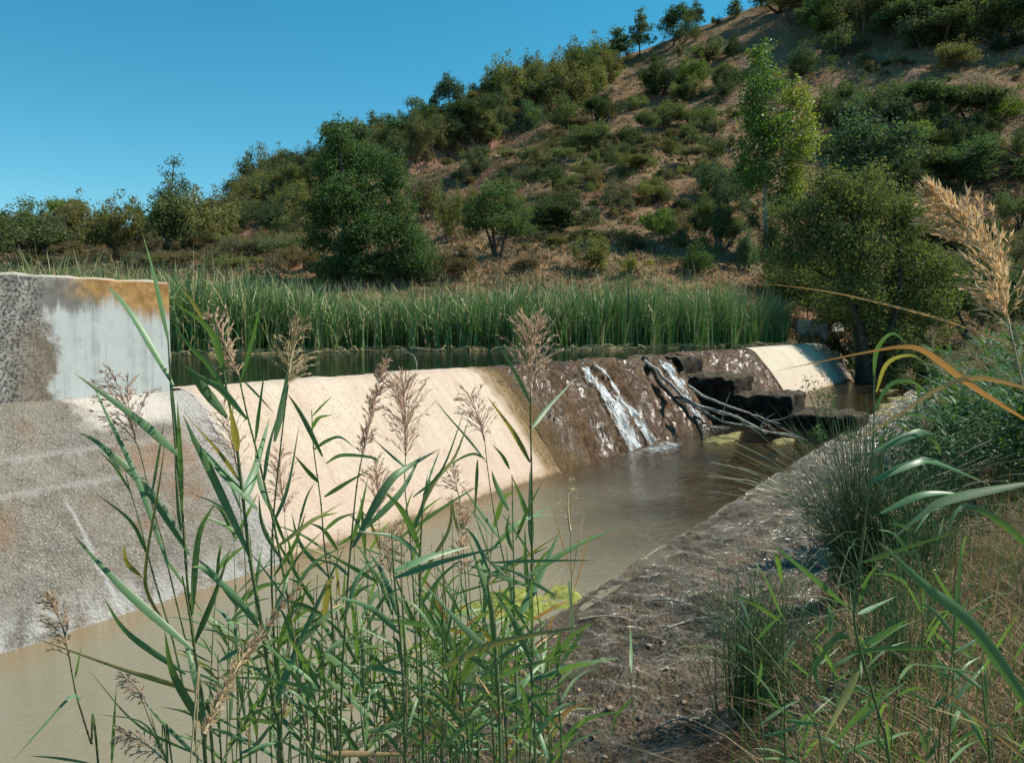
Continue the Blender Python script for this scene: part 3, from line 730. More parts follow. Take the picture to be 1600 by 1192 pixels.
for (u, v, rt, rp, mt, lab) in (
    (800, 947, .46, .36, 'algae', 'bright yellow green algae mat behind the foreground reeds at the pool edge'),
    (865, 938, .35, .2, 'algae', 'small lime green algae patch on the lip between pool and stony bed'),
    (1130, 684, 1.0, .3, 'algae_dull', 'dull olive algae mat in front of the fallen branches'),
    (1225, 688, .5, .16, 'algae_dull', 'small olive algae scrap by the tip of the fallen branches'),
    (1390, 609, .7, .3, 'algae_dull', 'pale algae strip farthest away beside the far slab'),
    (1405, 622, .6, .3, 'algae_dull', 'pale algae strip in the far pool nearer than the farthest one'),
    (1385, 633, .7, .22, 'algae_dull', 'pale algae strip in the middle of the far pool'),
    (1380, 645, .6, .2, 'algae_dull', 'pale algae strip closest to the lowest stone step')):
    t, p = tp_of(u, v); algae(t, p, rt, rp, 0.0, mt, lab, int(u))

# dead branches lodged on the weir
def branch(pts, r0, lab, mat='dead_wood', twigs=3, seed=1):
    rng = np.random.default_rng(seed)
    P = np.array([at(*q) for q in pts]); base = P[0].copy()
    acc = Acc(); c = spline(P, 18); wv = np.linspace(0, 9, 18)[:, None]; c = c + r0 * .9 * np.hstack([fbm(wv, 0 * wv + seed, 0, 2, 3), fbm(wv, 0 * wv + seed, 0, 2, 4), fbm(wv, 0 * wv + seed, 0, 2, 5)])
    tube(acc, c, np.linspace(r0, r0 * .35, 18), 7)
    for k in range(twigs):
        i = rng.integers(5, 16); L = rng.uniform(.25, .7); d = unit(unit(c[-1] - c[0]) + rng.normal(size=3) * .55); e = c[i] + d * L
        tube(acc, spline([c[i], (c[i] + e) / 2 + rng.normal(size=3) * .05, e], 7), np.linspace(r0 * .4, r0 * .12, 7), 5)
    acc.V = [np.concatenate(acc.V) - base]; acc.A = [np.zeros(len(acc.V[0]))]
    o = obj('dead_branch', acc.mesh('dead_branch', M[mat], True)); o.location = base; tag(o, lab, 'branch', 'dead branches lodged on the weir')
branch([(1006, 560, 16.6), (1020, 585, 16.2), (1060, 635, 15.3), (1102, 686, 14.8)], .075, 'thick dark log leaning down the weir face beside the cascade', 'dead_wood_dark', 1, 1)
branch([(1008, 566, 16.4), (1050, 600, 15.8), (1092, 640, 15.2), (1160, 665, 14.6), (1245, 684, 14.2)], .04, 'longest pale branch running from the weir crest to the water by the steps', 'dead_wood', 5, 2)
branch([(1058, 624, 15.4), (1110, 640, 15.0), (1160, 652, 14.7), (1200, 680, 14.3)], .036, 'pale crooked branch under the longest one', 'dead_wood', 4, 3)
branch([(1075, 606, 15.4), (1120, 628, 15.0), (1170, 645, 14.8), (1218, 663, 14.6)], .03, 'pale upper branch pointing right above the stone steps water', 'dead_wood', 3, 4)
branch([(1085, 650, 15.0), (1105, 664, 14.7), (1120, 680, 14.5)], .03, 'short curved twig dipping into the pool under the branch pile', 'dead_wood_dark', 3, 5)
branch([(600, 585, 11.3), (630, 583, 11.4), (665, 582, 11.5), (681, 578, 11.5)], .018, 'thin dry stick lying on the cream weir crest', 'dead_wood', 2, 6)

# ------------------------------------------------------------------ cattails
def cattail_plant(rng, nb=9, h=2.1, spread=.16):
    m = nb; ns = 6; s = np.linspace(0, 1, ns)[None, :]
    H = h * rng.uniform(.5, 1.12, m)[:, None]; az = rng.uniform(0, 2 * math.pi, m)[:, None]; b0 = rng.normal(size=(m, 2)) * spread * .5
    lean = rng.uniform(.02, .24, m)[:, None] * H; bend = np.where(rng.random(m) < .6, rng.uniform(.15, .95, m), rng.uniform(0, .12, m))[:, None]
    out = lean * s + bend * np.clip((s - .62) / .38, 0, 1) ** 1.6 * H * .6
    dz = H * s - bend * np.clip((s - .7) / .3, 0, 1) ** 2 * H * .3
    P = np.stack([b0[:, :1] + out * np.cos(az), b0[:, 1:] + out * np.sin(az), dz], -1)
    W = np.broadcast_to(rng.uniform(.012, .026, m)[:, None], (m, ns)) * np.clip((1 - s) / .35, .06, 1)
    a2 = rng.uniform(0, math.pi, m); side = np.stack([np.cos(a2), np.sin(a2), 0 * a2], 1)
    return P, W, side, np.broadcast_to(s, (m, ns))
protos = []
for k in range(6):
    rng = np.random.default_rng(300 + k); acc = Acc(); P, W, sd_, tp_ = cattail_plant(rng, 10)
    ribbons(acc, P, W * 1.8, sd_, tp_)
    protos.append(acc.mesh('cattail', M['cattail'], False, 'tip'))
rng = np.random.default_rng(310)
CT_LAB = 'tall green cattail at the water edge of the dense cattail belt behind the weir'
def belt_edge(u): return float(np.interp(u, EDGE_U, EDGE_Y))
def hscale(u): return float(np.interp(u, [0, 250, 330, 430, 500, 600, 700, 900, 1150, 1210, 1260], [1.08, 1.08, 1.12, 1.06, .94, .92, .98, 1.12, 1.2, 1.05, .8]))
n_ind = 0
for u in np.linspace(250, 1225, 250):
    u = u + rng.uniform(-3, 3) + 13 * math.sin(u * .09) + 8 * math.sin(u * .031); y = belt_edge(u) + .15 + rng.uniform(-.25, .35)
    x = (u - 800) / F * y
    if u > 1185: y += .5
    o = obj('cattail', protos[rng.integers(6)]); o.location = (x, y, 1.36); o.rotation_euler = (0, 0, rng.uniform(0, 6.28)); s_ = hscale(u) * rng.uniform(.5, 1.02); o.scale = (1, 1, s_)
    tag(o, CT_LAB, 'cattail', 'cattails along the front of the belt')
acc = Acc()
PP, WW, SS, TT = [], [], [], []
for k in range(2500):
    u = rng.uniform(-260, 1225); y = belt_edge(u) + .4 + 5.0 * rng.random() ** 1.3
    if u > 1200: y = belt_edge(u) + rng.uniform(.8, 3)
    x = (u - 800) / F * y
    P, W, sd_, tp_ = cattail_plant(rng, 8, 2.12 * hscale(u) * rng.uniform(.78, 1.08) * (1 + .09 * math.sin(u * .021) * math.sin(u * .0083 + y)))
    P = P + np.array([x, y, 1.36])
    PP.append(P); WW.append(W * 1.2); SS.append(sd_); TT.append(tp_)
ribbons(acc, np.concatenate(PP), np.concatenate(WW), np.concatenate(SS), np.concatenate(TT))
o = obj('cattail_belt', acc.mesh('cattail_belt', M['cattail'], False, 'tip')); tag(o, 'dense belt of tall green cattails behind the pond', 'cattails', None, 'stuff')
# dead blades lying at the water line
acc = Acc(); PP, WW, SS = [], [], []
for k in range(420):
    u = rng.uniform(240, 1225); y = belt_edge(u) + rng.uniform(-.55, .2); x = (u - 800) / F * y
    a = rng.uniform(0, 6.28); L = rng.uniform(.2, .8); s = np.linspace(0, 1, 4)[:, None]
    d = np.array([math.cos(a), math.sin(a) * .4, 0]); P = np.array([x, y, POND_Z + .01]) + d * L * s + np.array([0, 0, 1]) * (rng.uniform(.0, .3) * s * (1.0 - .5 * s))
    PP.append(P); WW.append(np.full(4, rng.uniform(.012, .03))); SS.append([0, .3, 1])
ribbons(acc, np.array(PP), np.array(WW), unit(np.array(SS, float)))
o = obj('dead_blades', acc.mesh('dead_blades', M['straw'])); tag(o, 'pale dead blades littering the water line under the cattails', 'plant litter', None, 'stuff')

# ------------------------------------------------------------------ hillside vegetation
def bush_proto(seed, kind):
    rng = np.random.default_rng(seed)
    if kind == 'pine':
        blobs = [(rng.normal() * .05, rng.normal() * .05, .35 + .6 * q, .34 * (1 - q * .75) + .05, .34 * (1 - q * .75) + .05, .13) for q in np.linspace(0, 1, 7)]; pts, cc = crown_pts(blobs, 150, 18, .05, rng, .3); size = .048
    elif kind == 'tree':
        blobs = [(rng.normal() * .16, rng.normal() * .16, rng.uniform(.55, .82), rng.uniform(.2, .32), rng.uniform(.2, .32), rng.uniform(.12, .2)) for _ in range(6)]; pts, cc = crown_pts(blobs, 200, 20, .055, rng, .45); size = .046
    elif kind == 'spindly':
        blobs = [(rng.normal() * .12, rng.normal() * .12, rng.uniform(.4, .92), rng.uniform(.1, .2), rng.uniform(.1, .2), rng.uniform(.08, .14)) for _ in range(10)]; pts, cc = crown_pts(blobs, 130, 15, .045, rng, .3); size = .042
    else:
        blobs = [(rng.normal() * .27, rng.normal() * .27, rng.uniform(.18, .6), rng.uniform(.1, .3), rng.uniform(.1, .3), rng.uniform(.14, .36)) for _ in range(9)] + [(rng.normal() * .2, rng.normal() * .2, rng.uniform(.5, .85), .05, .05, rng.uniform(.1, .2)) for _ in range(6)]; pts, cc = crown_pts(blobs, 250, 21, .06, rng, .3); size = .042
    pts[:, 2] = np.maximum(pts[:, 2], .01)
    acc = Acc(); leaves(acc, pts, size, rng)
    V = np.concatenate(acc.V); ex = np.percentile(np.abs(V[:, :2]), 97); zx = np.percentile(V[:, 2], 99)
    sc = np.array([.5 / ex, .5 / ex, 1 / zx]); acc.V = [V * sc]; acc.A = [np.zeros(len(V))]
    blobs = [tuple(np.array(q[:3]) * sc) + tuple(np.array(q[3:]) * sc) for q in blobs]
    tr = limbs((0, 0, -.04), blobs, .035 if kind in ('tree', 'pine', 'spindly') else .03, rng, cc * sc, 16, 1 if kind != 'bush' else 3)
    return acc.mesh(kind + '_crown', M['foliage']), tr.mesh(kind + '_trunk', M['bark'], True)
PB = {k: [bush_proto(900 + 10 * i + j, k) for j in range(n)] for i, (k, n) in enumerate((('bush', 6), ('tree', 5), ('pine', 3), ('spindly', 3)))}
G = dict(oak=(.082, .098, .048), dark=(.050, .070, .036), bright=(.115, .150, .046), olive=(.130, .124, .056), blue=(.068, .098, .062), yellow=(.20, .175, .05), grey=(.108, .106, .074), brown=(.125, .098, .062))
NAMES = {'scrub': ('scrub_bush', 'bush'), 'bush': ('oak_shrub', 'shrub'), 'tree': ('oak_tree', 'tree'), 'pine': ('pine_tree', 'tree'), 'spindly': ('sparse_tree', 'tree')}
frng = np.random.default_rng(77)
def plant(u, v, wpx, hpx, kind, col, label, group=None, parts=True, base=None, yoff=0.0):
    b = hit(u, v) if base is None else base
    y = b[1]; wm, hm = wpx * y / F, hpx * y / F
    cm, tm = PB[kind][frng.integers(len(PB[kind]))]; nm, cat = NAMES[kind if parts else 'scrub']
    rz = frng.uniform(0, 6.28); dw = frng.uniform(.85, 1.15)
    if parts:
        r = thing(nm, label, cat, (b[0], b[1], b[2] - .05), rz, group)
        c = obj('crown', cm, r); t = obj('trunk', tm, r); r.scale = (wm * dw, wm / dw, hm)
    else:
        c = obj(nm, cm); c.location = (b[0], b[1], b[2] - .05); c.rotation_euler = (0, 0, rz); c.scale = (wm * dw, wm / dw, hm); tag(c, label, cat, group)
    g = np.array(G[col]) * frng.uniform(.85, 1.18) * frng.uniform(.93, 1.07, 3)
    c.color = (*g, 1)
LIST = [
 (1000, 88, 36, 68, 'pine', 'oak', 'tallest pine standing against the sky on the ridge'), (967, 100, 40, 52, 'pine', 'blue', 'pine left of the tallest ridge pine'),
 (1052, 72, 38, 56, 'tree', 'dark', 'dark upright tree left of the slim conifer on the ridge'), (1073, 58, 32, 44, 'tree', 'oak', 'lighter tree touching the dark upright ridge tree'),
 (1089, 46, 24, 40, 'pine', 'dark', 'slim dark conifer on the bare ridge line'), (1148, 30, 28, 28, 'pine', 'oak', 'lone small pine on the bare upper ridge'), (1119, 40, 18, 14, 'bush', 'oak', 'tiny shrub on the ridge before the lone pine'),
 (1078, 140, 52, 56, 'bush', 'bright', 'light yellow green round shrub high on the slope'), (1030, 150, 66, 52, 'bush', 'dark', 'dark shrub left of the light yellow green round shrub'),
 (945, 192, 96, 52, 'bush', 'dark', 'wide dark shrub clump in the upper middle of the slope'), (872, 206, 62, 56, 'bush', 'oak', 'grey green shrub left of the wide dark clump'),
 (1080, 196, 86, 30, 'bush', 'oak', 'flat wide shrub on the bare upper slope'), (1015, 224, 36, 46, 'tree', 'oak', 'small oak with visible trunk on the bare slope'), (1080, 236, 32, 42, 'spindly', 'oak', 'thin sparse sapling below the flat wide shrub'),
 (985, 232, 52, 34, 'bush', 'dark', 'dark shrub beside the small oak on the slope'), (925, 242, 84, 46, 'bush', 'oak', 'broad shrub below the wide dark clump'), (956, 258, 36, 34, 'bush', 'oak', 'round shrub at the right foot of the broad one'),
 (868, 302, 84, 46, 'bush', 'dark', 'dark shrub above the round riverside tree'), (820, 290, 44, 36, 'bush', 'grey', 'greyish shrub on the slope over the round riverside tree'), (897, 306, 52, 30, 'bush', 'oak', 'low shrub right of the dark one above the round tree'),
 (1040, 284, 36, 20, 'bush', 'oak', 'lone small shrub in the middle of the open grass'), (1020, 317, 66, 34, 'bush', 'olive', 'olive shrub in the open grass'), (965, 327, 48, 46, 'bush', 'grey', 'grey shrub left of the olive one in the open grass'),
 (875, 357, 100, 50, 'bush', 'dark', 'wide dark green shrub right of the round riverside tree'), (1045, 352, 36, 25, 'bush', 'oak', 'small round shrub over the low yellowish bushes'), (1020, 398, 54, 66, 'tree', 'bright', 'small light green tree with a thin trunk at the slope foot'),
 (920, 424, 76, 52, 'bush', 'olive', 'olive bush just above the cattails'), (985, 428, 60, 30, 'bush', 'yellow', 'low yellow green bush just above the cattails'), (868, 386, 44, 20, 'bush', 'olive', 'low scrubby bush on the orange grass'),
 (1110, 312, 76, 62, 'bush', 'blue', 'blue green shrub left of the poplar'), (1140, 335, 70, 76, 'bush', 'blue', 'blue green bush left of the poplar trunk'), (1125, 392, 90, 84, 'bush', 'dark', 'large dark bush at the foot of the poplar'), (1206, 405, 76, 64, 'bush', 'oak', 'green bush hiding the foot of the poplar trunk'), (1165, 425, 80, 70, 'bush', 'blue', 'bluish bush between the cattails and the willow'), (1100, 360, 54, 50, 'bush', 'oak', 'round green bush left of the large dark one under the poplar'), (1080, 430, 70, 50, 'bush', 'dark', 'dark low bush at the right end of the cattails'),
 (1165, 300, 60, 70, 'bush', 'dark', 'dark bush behind the poplar trunk'),
 (60, 400, 150, 78, 'bush', 'oak', 'big green bush at the far left above the wall'), (20, 395, 90, 60, 'bush', 'dark', 'dark bush at the left picture edge'), (105, 370, 66, 58, 'tree', 'bright', 'taller bright crown rising behind the big left bush'), (190, 392, 96, 80, 'bush', 'olive', 'olive bush between the left bush and the tall left tree'),
 (265, 392, 116, 92, 'bush', 'oak', 'green bush around the foot of the tall left tree'), (332, 388, 96, 84, 'bush', 'olive', 'yellowish bush right of the tall left tree'),
 (700, 380, 60, 90, 'bush', 'olive', 'yellow green bush between the big oak and the round tree'), (672, 345, 60, 70, 'bush', 'brown', 'brownish bush behind the right side of the big oak'), (735, 330, 44, 36, 'bush', 'olive', 'small bush below the red scarp'),
 (745, 262, 40, 30, 'tree', 'oak', 'small tree under the right end of the red scarp'), (700, 268, 26, 22, 'spindly', 'brown', 'bare brown sapling on the red scarp'), (850, 355, 60, 40, 'bush', 'dark', 'dark shrub touching the round tree'), (830, 420, 60, 22, 'bush', 'brown', 'low brown scrub beside the round tree trunk'),
 (1516, 290, 156, 64, 'bush', 'blue', 'broad dark shrub on the right above the golden plume'), (1572, 192, 96, 50, 'bush', 'bright', 'yellow green shrub at the right picture edge'), (1560, 82, 42, 24, 'bush', 'dark', 'small round shrub on the upper right grass'),
 (1592, 110, 34, 24, 'bush', 'dark', 'small round shrub at the upper right edge'), (1590, 78, 40, 34, 'bush', 'dark', 'shrub in the upper right corner below the thicket'), (1330, 310, 140, 130, 'bush', 'blue', 'pale blue green bush behind the willow'), (1420, 258, 66, 64, 'tree', 'bright', 'small yellowish tree over the willow'),
 (1310, 90, 80, 56, 'bush', 'oak', 'round shrub in the upper right above the poplar top'), (1285, 60, 40, 44, 'pine', 'bright', 'light green conifer right of the poplar top'), (1262, 120, 70, 46, 'bush', 'dark', 'dark shrub right of the poplar crown'), (1500, 110, 60, 44, 'bush', 'olive', 'olive shrub at the edge of the upper right thicket'),
]
for a in LIST: plant(*a)
def inside(poly, u, v):
    r = False; n = len(poly)
    for i in range(n):
        (x1, y1), (x2, y2) = poly[i], poly[(i + 1) % n]
        if (y1 > v) != (y2 > v) and u < (x2 - x1) * (v - y1) / (y2 - y1) + x1: r = not r
    return r
def fill(poly, n, smin, smax, kinds, cols, label, group, parts=False, asp=(.6, .95)):
    us = [q[0] for q in poly]; vs = [q[1] for q in poly]; k = 0; tries = 0; pts = []
    while k < n and tries < n * 60:
        tries += 1
        u = frng.uniform(min(us), max(us)); v = frng.uniform(min(vs), max(vs))
        s = frng.uniform(smin, smax)
        if not inside(poly, u, v) or any(abs(u - a) < s * .33 and abs(v - b) < s * .2 for a, b in pts): continue
        pts.append((u, v)); k += 1
        plant(u, v, s, s * frng.uniform(*asp), kinds[frng.integers(len(kinds))], cols[frng.integers(len(cols))], label, group, parts)
fill([(425, 285), (560, 238), (700, 192), (850, 134), (965, 96), (950, 150), (870, 186), (760, 236), (650, 262), (480, 300), (410, 290)], 92, 44, 76, ['bush', 'bush', 'tree'], ['oak', 'oak', 'dark', 'olive', 'olive', 'blue'],
     'green oak in the dense wood along the left part of the ridge', 'oaks in the wood along the ridge', True, (.7, 1.1))
fill([(560, 242), (700, 194), (850, 138), (700, 204), (560, 252)], 9, 30, 46, ['spindly', 'pine', 'tree'], ['oak', 'dark', 'blue'], 'slim tree poking out of the ridge wood against the sky', 'slim trees on the ridge wood skyline', True, (1.2, 1.7))
fill([(310, 340), (420, 268), (480, 270), (485, 370), (400, 372), (330, 370)], 26, 44, 70, ['bush'], ['oak', 'olive', 'olive', 'dark'], 'dull green bush on the slope left of the big oak', 'bushes on the slope left of the big oak', True)
fill([(0, 372), (300, 360), (480, 375), (480, 425), (0, 425)], 66, 34, 70, ['bush'], ['grey', 'brown', 'olive', 'brown', 'grey'], 'low grey brown scrub bush on the slope above the wall and cattails', 'low scrub bushes above the wall', False, (.35, .6))
fill([(1185, 30), (1330, -20), (1600, -110), (1640, 45), (1600, 68), (1500, 84), (1400, 78), (1330, 62), (1240, 54)], 66, 62, 104, ['bush', 'bush', 'tree'], ['dark', 'dark', 'oak', 'oak', 'olive', 'blue'], 'green shrub in the thicket filling the upper right of the hill', 'shrubs in the upper right thicket', True)
fill([(1285, 180), (1500, 180), (1540, 205), (1500, 220), (1320, 220)], 16, 60, 92, ['bush', 'tree'], ['oak', 'dark', 'blue', 'oak'], 'green shrub in the belt across the right slope behind the willow', 'shrubs in the belt on the right slope', True)
fill([(1400, 235), (1600, 235), (1600, 270), (1420, 300)], 12, 50, 80, ['bush'], ['oak', 'dark', 'olive'], 'green shrub on the right slope beside the broad dark shrub', 'shrubs beside the broad dark shrub', True)
fill([(1430, 345), (1640, 350), (1640, 500), (1460, 480)], 20, 50, 95, ['bush'], ['dark', 'oak', 'olive', 'blue', 'grey'], 'shrub on the lower right slope behind the golden plume', 'shrubs behind the golden plume', True)
fill([(850, 200), (960, 170), (1150, 70), (1175, 330), (1080, 330), (960, 270), (860, 310), (780, 330), (700, 290)], 30, 28, 54, ['bush', 'bush', 'tree'], ['oak', 'dark', 'olive', 'grey'], 'middling shrub on the open slope left of the poplar', 'middling shrubs on the open slope', True)
fill([(1020, 80), (1180, 30), (1190, 140), (1090, 170), (1010, 150)], 12, 28, 50, ['bush'], ['oak', 'dark', 'olive'], 'shrub just under the bare ridge above the poplar', 'shrubs under the bare ridge', True)
fill([(640, 290), (860, 235), (1140, 150), (1150, 330), (1050, 400), (900, 400), (700, 340)], 50, 14, 34, ['bush'], ['grey', 'olive', 'oak', 'brown'], 'small scattered bush on the open dry slope', 'small bushes scattered over the open slope', False, (.45, .75))
fill([(1300, 95), (1640, 95), (1640, 150), (1300, 150)], 26, 12, 26, ['bush'], ['grey', 'brown', 'oak'], 'small scattered bush on the bare upper right slope', 'small bushes on the bare upper right slope', False, (.45, .75))
fill([(500, 420), (720, 415), (720, 440), (500, 440)], 12, 46, 80, ['bush'], ['olive', 'oak', 'dark', 'brown'], 'undergrowth bush below the big oak behind the cattails', 'undergrowth below the big oak', False, (.4, .6))

fill([(0, 345), (160, 335), (300, 340), (300, 400), (0, 405)], 16, 50, 84, ['bush'], ['oak', 'bright', 'olive', 'dark'], 'green bush in the thick row at the far left under the sky', 'bushes in the far left row', True)
fill([(640, 285), (900, 205), (1150, 100), (1180, 380), (1000, 410), (850, 410), (690, 360)], 118, 18, 50, ['bush'], ['olive', 'grey', 'oak', 'brown', 'olive'], 'low olive scrub bush on the middle slope', 'low olive scrub bushes on the middle slope', False, (.4, .65))
fill([(1300, 210), (1640, 170), (1640, 280), (1480, 330), (1300, 240)], 18, 26, 56, ['bush'], ['olive', 'oak', 'grey', 'dark'], 'low green bush on the right slope above the willow', 'low bushes on the right slope', False, (.45, .7))
# dry tufts and low scrub over the slope
rng = np.random.default_rng(501)
def scatter(n, umin, umax, smin=0.0, smax=1.02, power=1.0):
    u = rng.uniform(umin, umax, n); e = np.interp(u, EDGE_U, EDGE_Y) + 3.0; ry = np.interp(u, RID_U, RID_Y)
    s = smin + (smax - smin) * rng.random(n) ** power
    y = e + (ry - e) * s; x = (u - 800) / F * y
    return x, y, terrain(x, y)
acc = Acc(); x, y, z = scatter(11000, -150, 1750, 0, 1.0, 1.5)
kb = 6; n = len(x)
base = np.repeat(np.stack([x, y, z - .03], 1), kb, 0) + np.concatenate([rng.normal(size=(n * kb, 2)) * .16, np.zeros((n * kb, 1))], 1)
Hh = np.repeat(rng.uniform(.16, .5, n), kb) * rng.uniform(.6, 1.2, n * kb); dr = rng.normal(size=(n * kb, 2)) * .45
tip = base + np.stack([dr[:, 0] * Hh, dr[:, 1] * Hh, Hh], 1); a = rng.uniform(0, 3.14, n * kb); sdv = np.stack([np.cos(a), np.sin(a), 0 * a], 1) * (.02 + .022 * rng.random(n * kb))[:, None] * (1 + np.repeat(y, kb) / 60)[:, None]
acc.add(np.stack([base + sdv, base - sdv, tip], 1).reshape(-1, 3), None, np.arange(n * kb * 3).reshape(-1, 3))
o = obj('dry_grass', acc.mesh('dry_grass', M['dry_grass'])); tag(o, 'dry tan grass tufts covering the hillside', 'grass', None, 'stuff')
acc = Acc(); x, y, z = scatter(6500, -150, 1750, 0, 1.0, 1.1)
kb = 44; n = len(x); sz = np.repeat(rng.uniform(.2, .8, n) ** 1.0, kb)
off = rng.normal(size=(n * kb, 3)); off = off / np.maximum(1, np.linalg.norm(off, axis=1, keepdims=True)); off[:, 2] = np.abs(off[:, 2]) * .8
leaves(acc, np.repeat(np.stack([x, y, z], 1), kb, 0) + off * sz[:, None], .10, rng, .3, .5)
o = obj('low_scrub', acc.mesh('low_scrub', M['scrub'])); tag(o, 'low grey green scrub dotted over the dry hillside', 'scrub', None, 'stuff')

# ------------------------------------------------------------------ the trees near the water
def big_tree(name, label, base, blobs, nclump, per, cr, leaf, col, seed, r0, mat='foliage', barkm='bark', stems=1, twigs=60, shell=.45, up=.3, split=None, cat='tree', asp=.6):
    rng = np.random.default_rng(seed); base = np.asarray(base, float)
    B = [(q[0] - base[0], q[1] - base[1], q[2] - base[2], q[3], q[4], q[5]) for q in blobs]
    r = thing(name, label, cat, base)
    groups = split or [list(range(len(B)))]
    cols = col if isinstance(col, list) else [col]
    allcc = []
    vt = sum(q[3] * q[4] * q[5] for q in B)
    for gi, c_ in zip(groups, cols):
        sub = [B[i] for i in gi]; fr = sum(q[3] * q[4] * q[5] for q in sub) / vt
        pts, cc = crown_pts(sub, max(8, int(nclump * fr)), per, cr, rng, shell); allcc.append(cc)
        acc = Acc(); leaves(acc, pts, leaf, rng, up, asp)
        o = obj('crown', acc.mesh('crown', M[mat]), r); o.color = (*c_, 1)
    tr = limbs((0, 0, -.15), B, r0, rng, np.concatenate(allcc), twigs, stems, name == 'poplar_tree')
    obj('trunk', tr.mesh('trunk', M[barkm], True), r)
    return r
def pb(u, v, y, ru, rv, ry=None):     # ellipsoid of a crown from its centre and half sizes in the picture
    c = at(u, v, y); k = y / F; return (c[0], c[1], c[2], ru * k, (ry if ry else ru) * k, rv * k)
gb = hit(525, 436); Y = gb[1]
big_tree('oak_tree', 'big dark green oak tree standing behind the cattails', gb,
  [pb(528, 215, Y, 26, 34), pb(520, 262, Y, 36, 36), pb(565, 250, Y + .4, 34, 40), pb(548, 310, Y - .4, 60, 46), pb(505, 330, Y + .3, 34, 40), pb(612, 275, Y + .3, 30, 44), pb(625, 330, Y, 34, 46), pb(580, 360, Y - .6, 54, 34),
   pb(500, 375, Y, 30, 26), pb(640, 385, Y - .3, 38, 40), pb(655, 410, Y - .6, 34, 28), pb(600, 410, Y - .5, 30, 24), pb(545, 385, Y - .4, 36, 30), pb(520, 418, Y - .5, 40, 22), pb(565, 420, Y - .8, 36, 20)], 1500, 30, .20, .11, (.060, .098, .040), 11, .22, twigs=120, shell=.35)
gb = hit(776, 402); Y = gb[1]
big_tree('oak_tree', 'round crowned oak with several slim trunks on the orange bank', gb,
  [pb(778, 308, Y, 34, 32), pb(745, 330, Y, 26, 26), pb(808, 332, Y, 28, 28), pb(775, 345, Y - .4, 40, 22), pb(738, 355, Y, 18, 16), pb(815, 358, Y, 20, 16)], 420, 26, .17, .10, (.085, .13, .058), 12, .09, stems=3, twigs=50, shell=.45)
gb = hit(1197, 400); Y = gb[1]
POP = [pb(1186, 95, Y, 20, 34), pb(1192, 135, Y, 34, 40), pb(1180, 180, Y, 34, 42), pb(1205, 215, Y - .3, 40, 44), pb(1170, 230, Y, 22, 34), pb(1192, 270, Y, 36, 36), pb(1218, 310, Y, 30, 32), pb(1165, 290, Y, 20, 24),
       pb(1240, 160, Y + .3, 30, 40), pb(1260, 200, Y + .3, 27, 40), pb(1248, 240, Y, 32, 40), pb(1240, 285, Y, 30, 34)]
big_tree('poplar_tree', 'tall poplar with glossy green leaves and a yellowing right side', gb, POP, 720, 24, .25, .15, [(.095, .155, .045), (.185, .20, .055)], 13, .13, 'poplar_leaf', 'bark_pale', twigs=70, shell=.3, split=[list(range(8)), [8, 9, 10, 11]])
Y = 31.0
gb = at(1345, 500, Y); gb[2] = tz(gb[0], gb[1])
big_tree('willow_tree', 'huge spreading olive green willow hanging over the far end of the weir', gb,
  [pb(1330, 310, Y, 70, 44), pb(1270, 350, Y, 52, 44), pb(1395, 340, Y, 60, 48), pb(1325, 390, Y - .5, 80, 50), pb(1240, 400, Y, 40, 44), pb(1430, 410, Y, 50, 50), pb(1290, 435, Y + 5, 60, 36), pb(1390, 460, Y + .3, 60, 40), pb(1225, 440, Y + 7, 40, 44), pb(1455, 470, Y - .5, 40, 40), pb(1340, 480, Y + 2.5, 90, 40), pb(1290, 285, Y, 30, 24), pb(1365, 278, Y + .5, 26, 22), pb(1225, 330, Y, 26, 26), pb(1440, 330, Y, 30, 24), pb(1470, 420, Y, 26, 30), pb(1255, 470, Y + 8, 46, 34), pb(1325, 500, Y + 8, 50, 30), pb(1400, 505, Y + .6, 44, 26), pb(1450, 520, Y - .4, 40, 30), pb(1350, 505, Y - .6, 34, 34), pb(1405, 535, Y - 1, 44, 30), pb(1335, 455, Y - .8, 60, 36)],
  2300, 30, .30, .13, (.112, .122, .052), 14, .2, stems=4, twigs=150, shell=.35, asp=.5)
for (u, v, y, w_, h_, c_, lab) in ((1235, 500, 39, 110, 90, 'dark', 'added dark shrub filling the shade in the gap between the cattails and the willow trunk'), (1315, 520, 40, 130, 110, 'dark', 'added dark shrub filling the shade right behind the grey end pier'), (1400, 540, 38, 130, 110, 'dark', 'added dark shrub filling the shade behind the right willow trunk'), (1360, 590, 33.5, 130, 100, 'dark', 'added dark shrub filling the deep shade under the willow'), (1440, 560, 27, 90, 80, 'dark', 'dark shrub between willow and green reed thicket'), (1520, 500, 32, 130, 120, 'dark', 'shaded shrub behind the golden plume'), (1590, 470, 34, 110, 110, 'dark', 'shaded shrub at the right edge behind the reed thicket')):
    b = at(u, v, y); b[2] = tz(b[0], b[1]); plant(u, v, w_, h_, 'bush', c_, lab, None, True, b)  # those beside and under the willow are added to darken its deep shade
gb = hit(270, 390); Y = gb[1]
big_tree('oak_tree', 'tall sparse tree standing out against the sky on the left', gb, [pb(272, 252, Y, 13, 16), pb(262, 278, Y, 22, 18), pb(284, 292, Y, 20, 18), pb(248, 302, Y, 17, 14), pb(270, 318, Y, 30, 20), pb(292, 335, Y, 22, 22), pb(252, 348, Y, 26, 24), pb(280, 362, Y, 36, 24)], 330, 18, .26, .15, (.060, .085, .046), 15, .13, twigs=50, shell=.25)
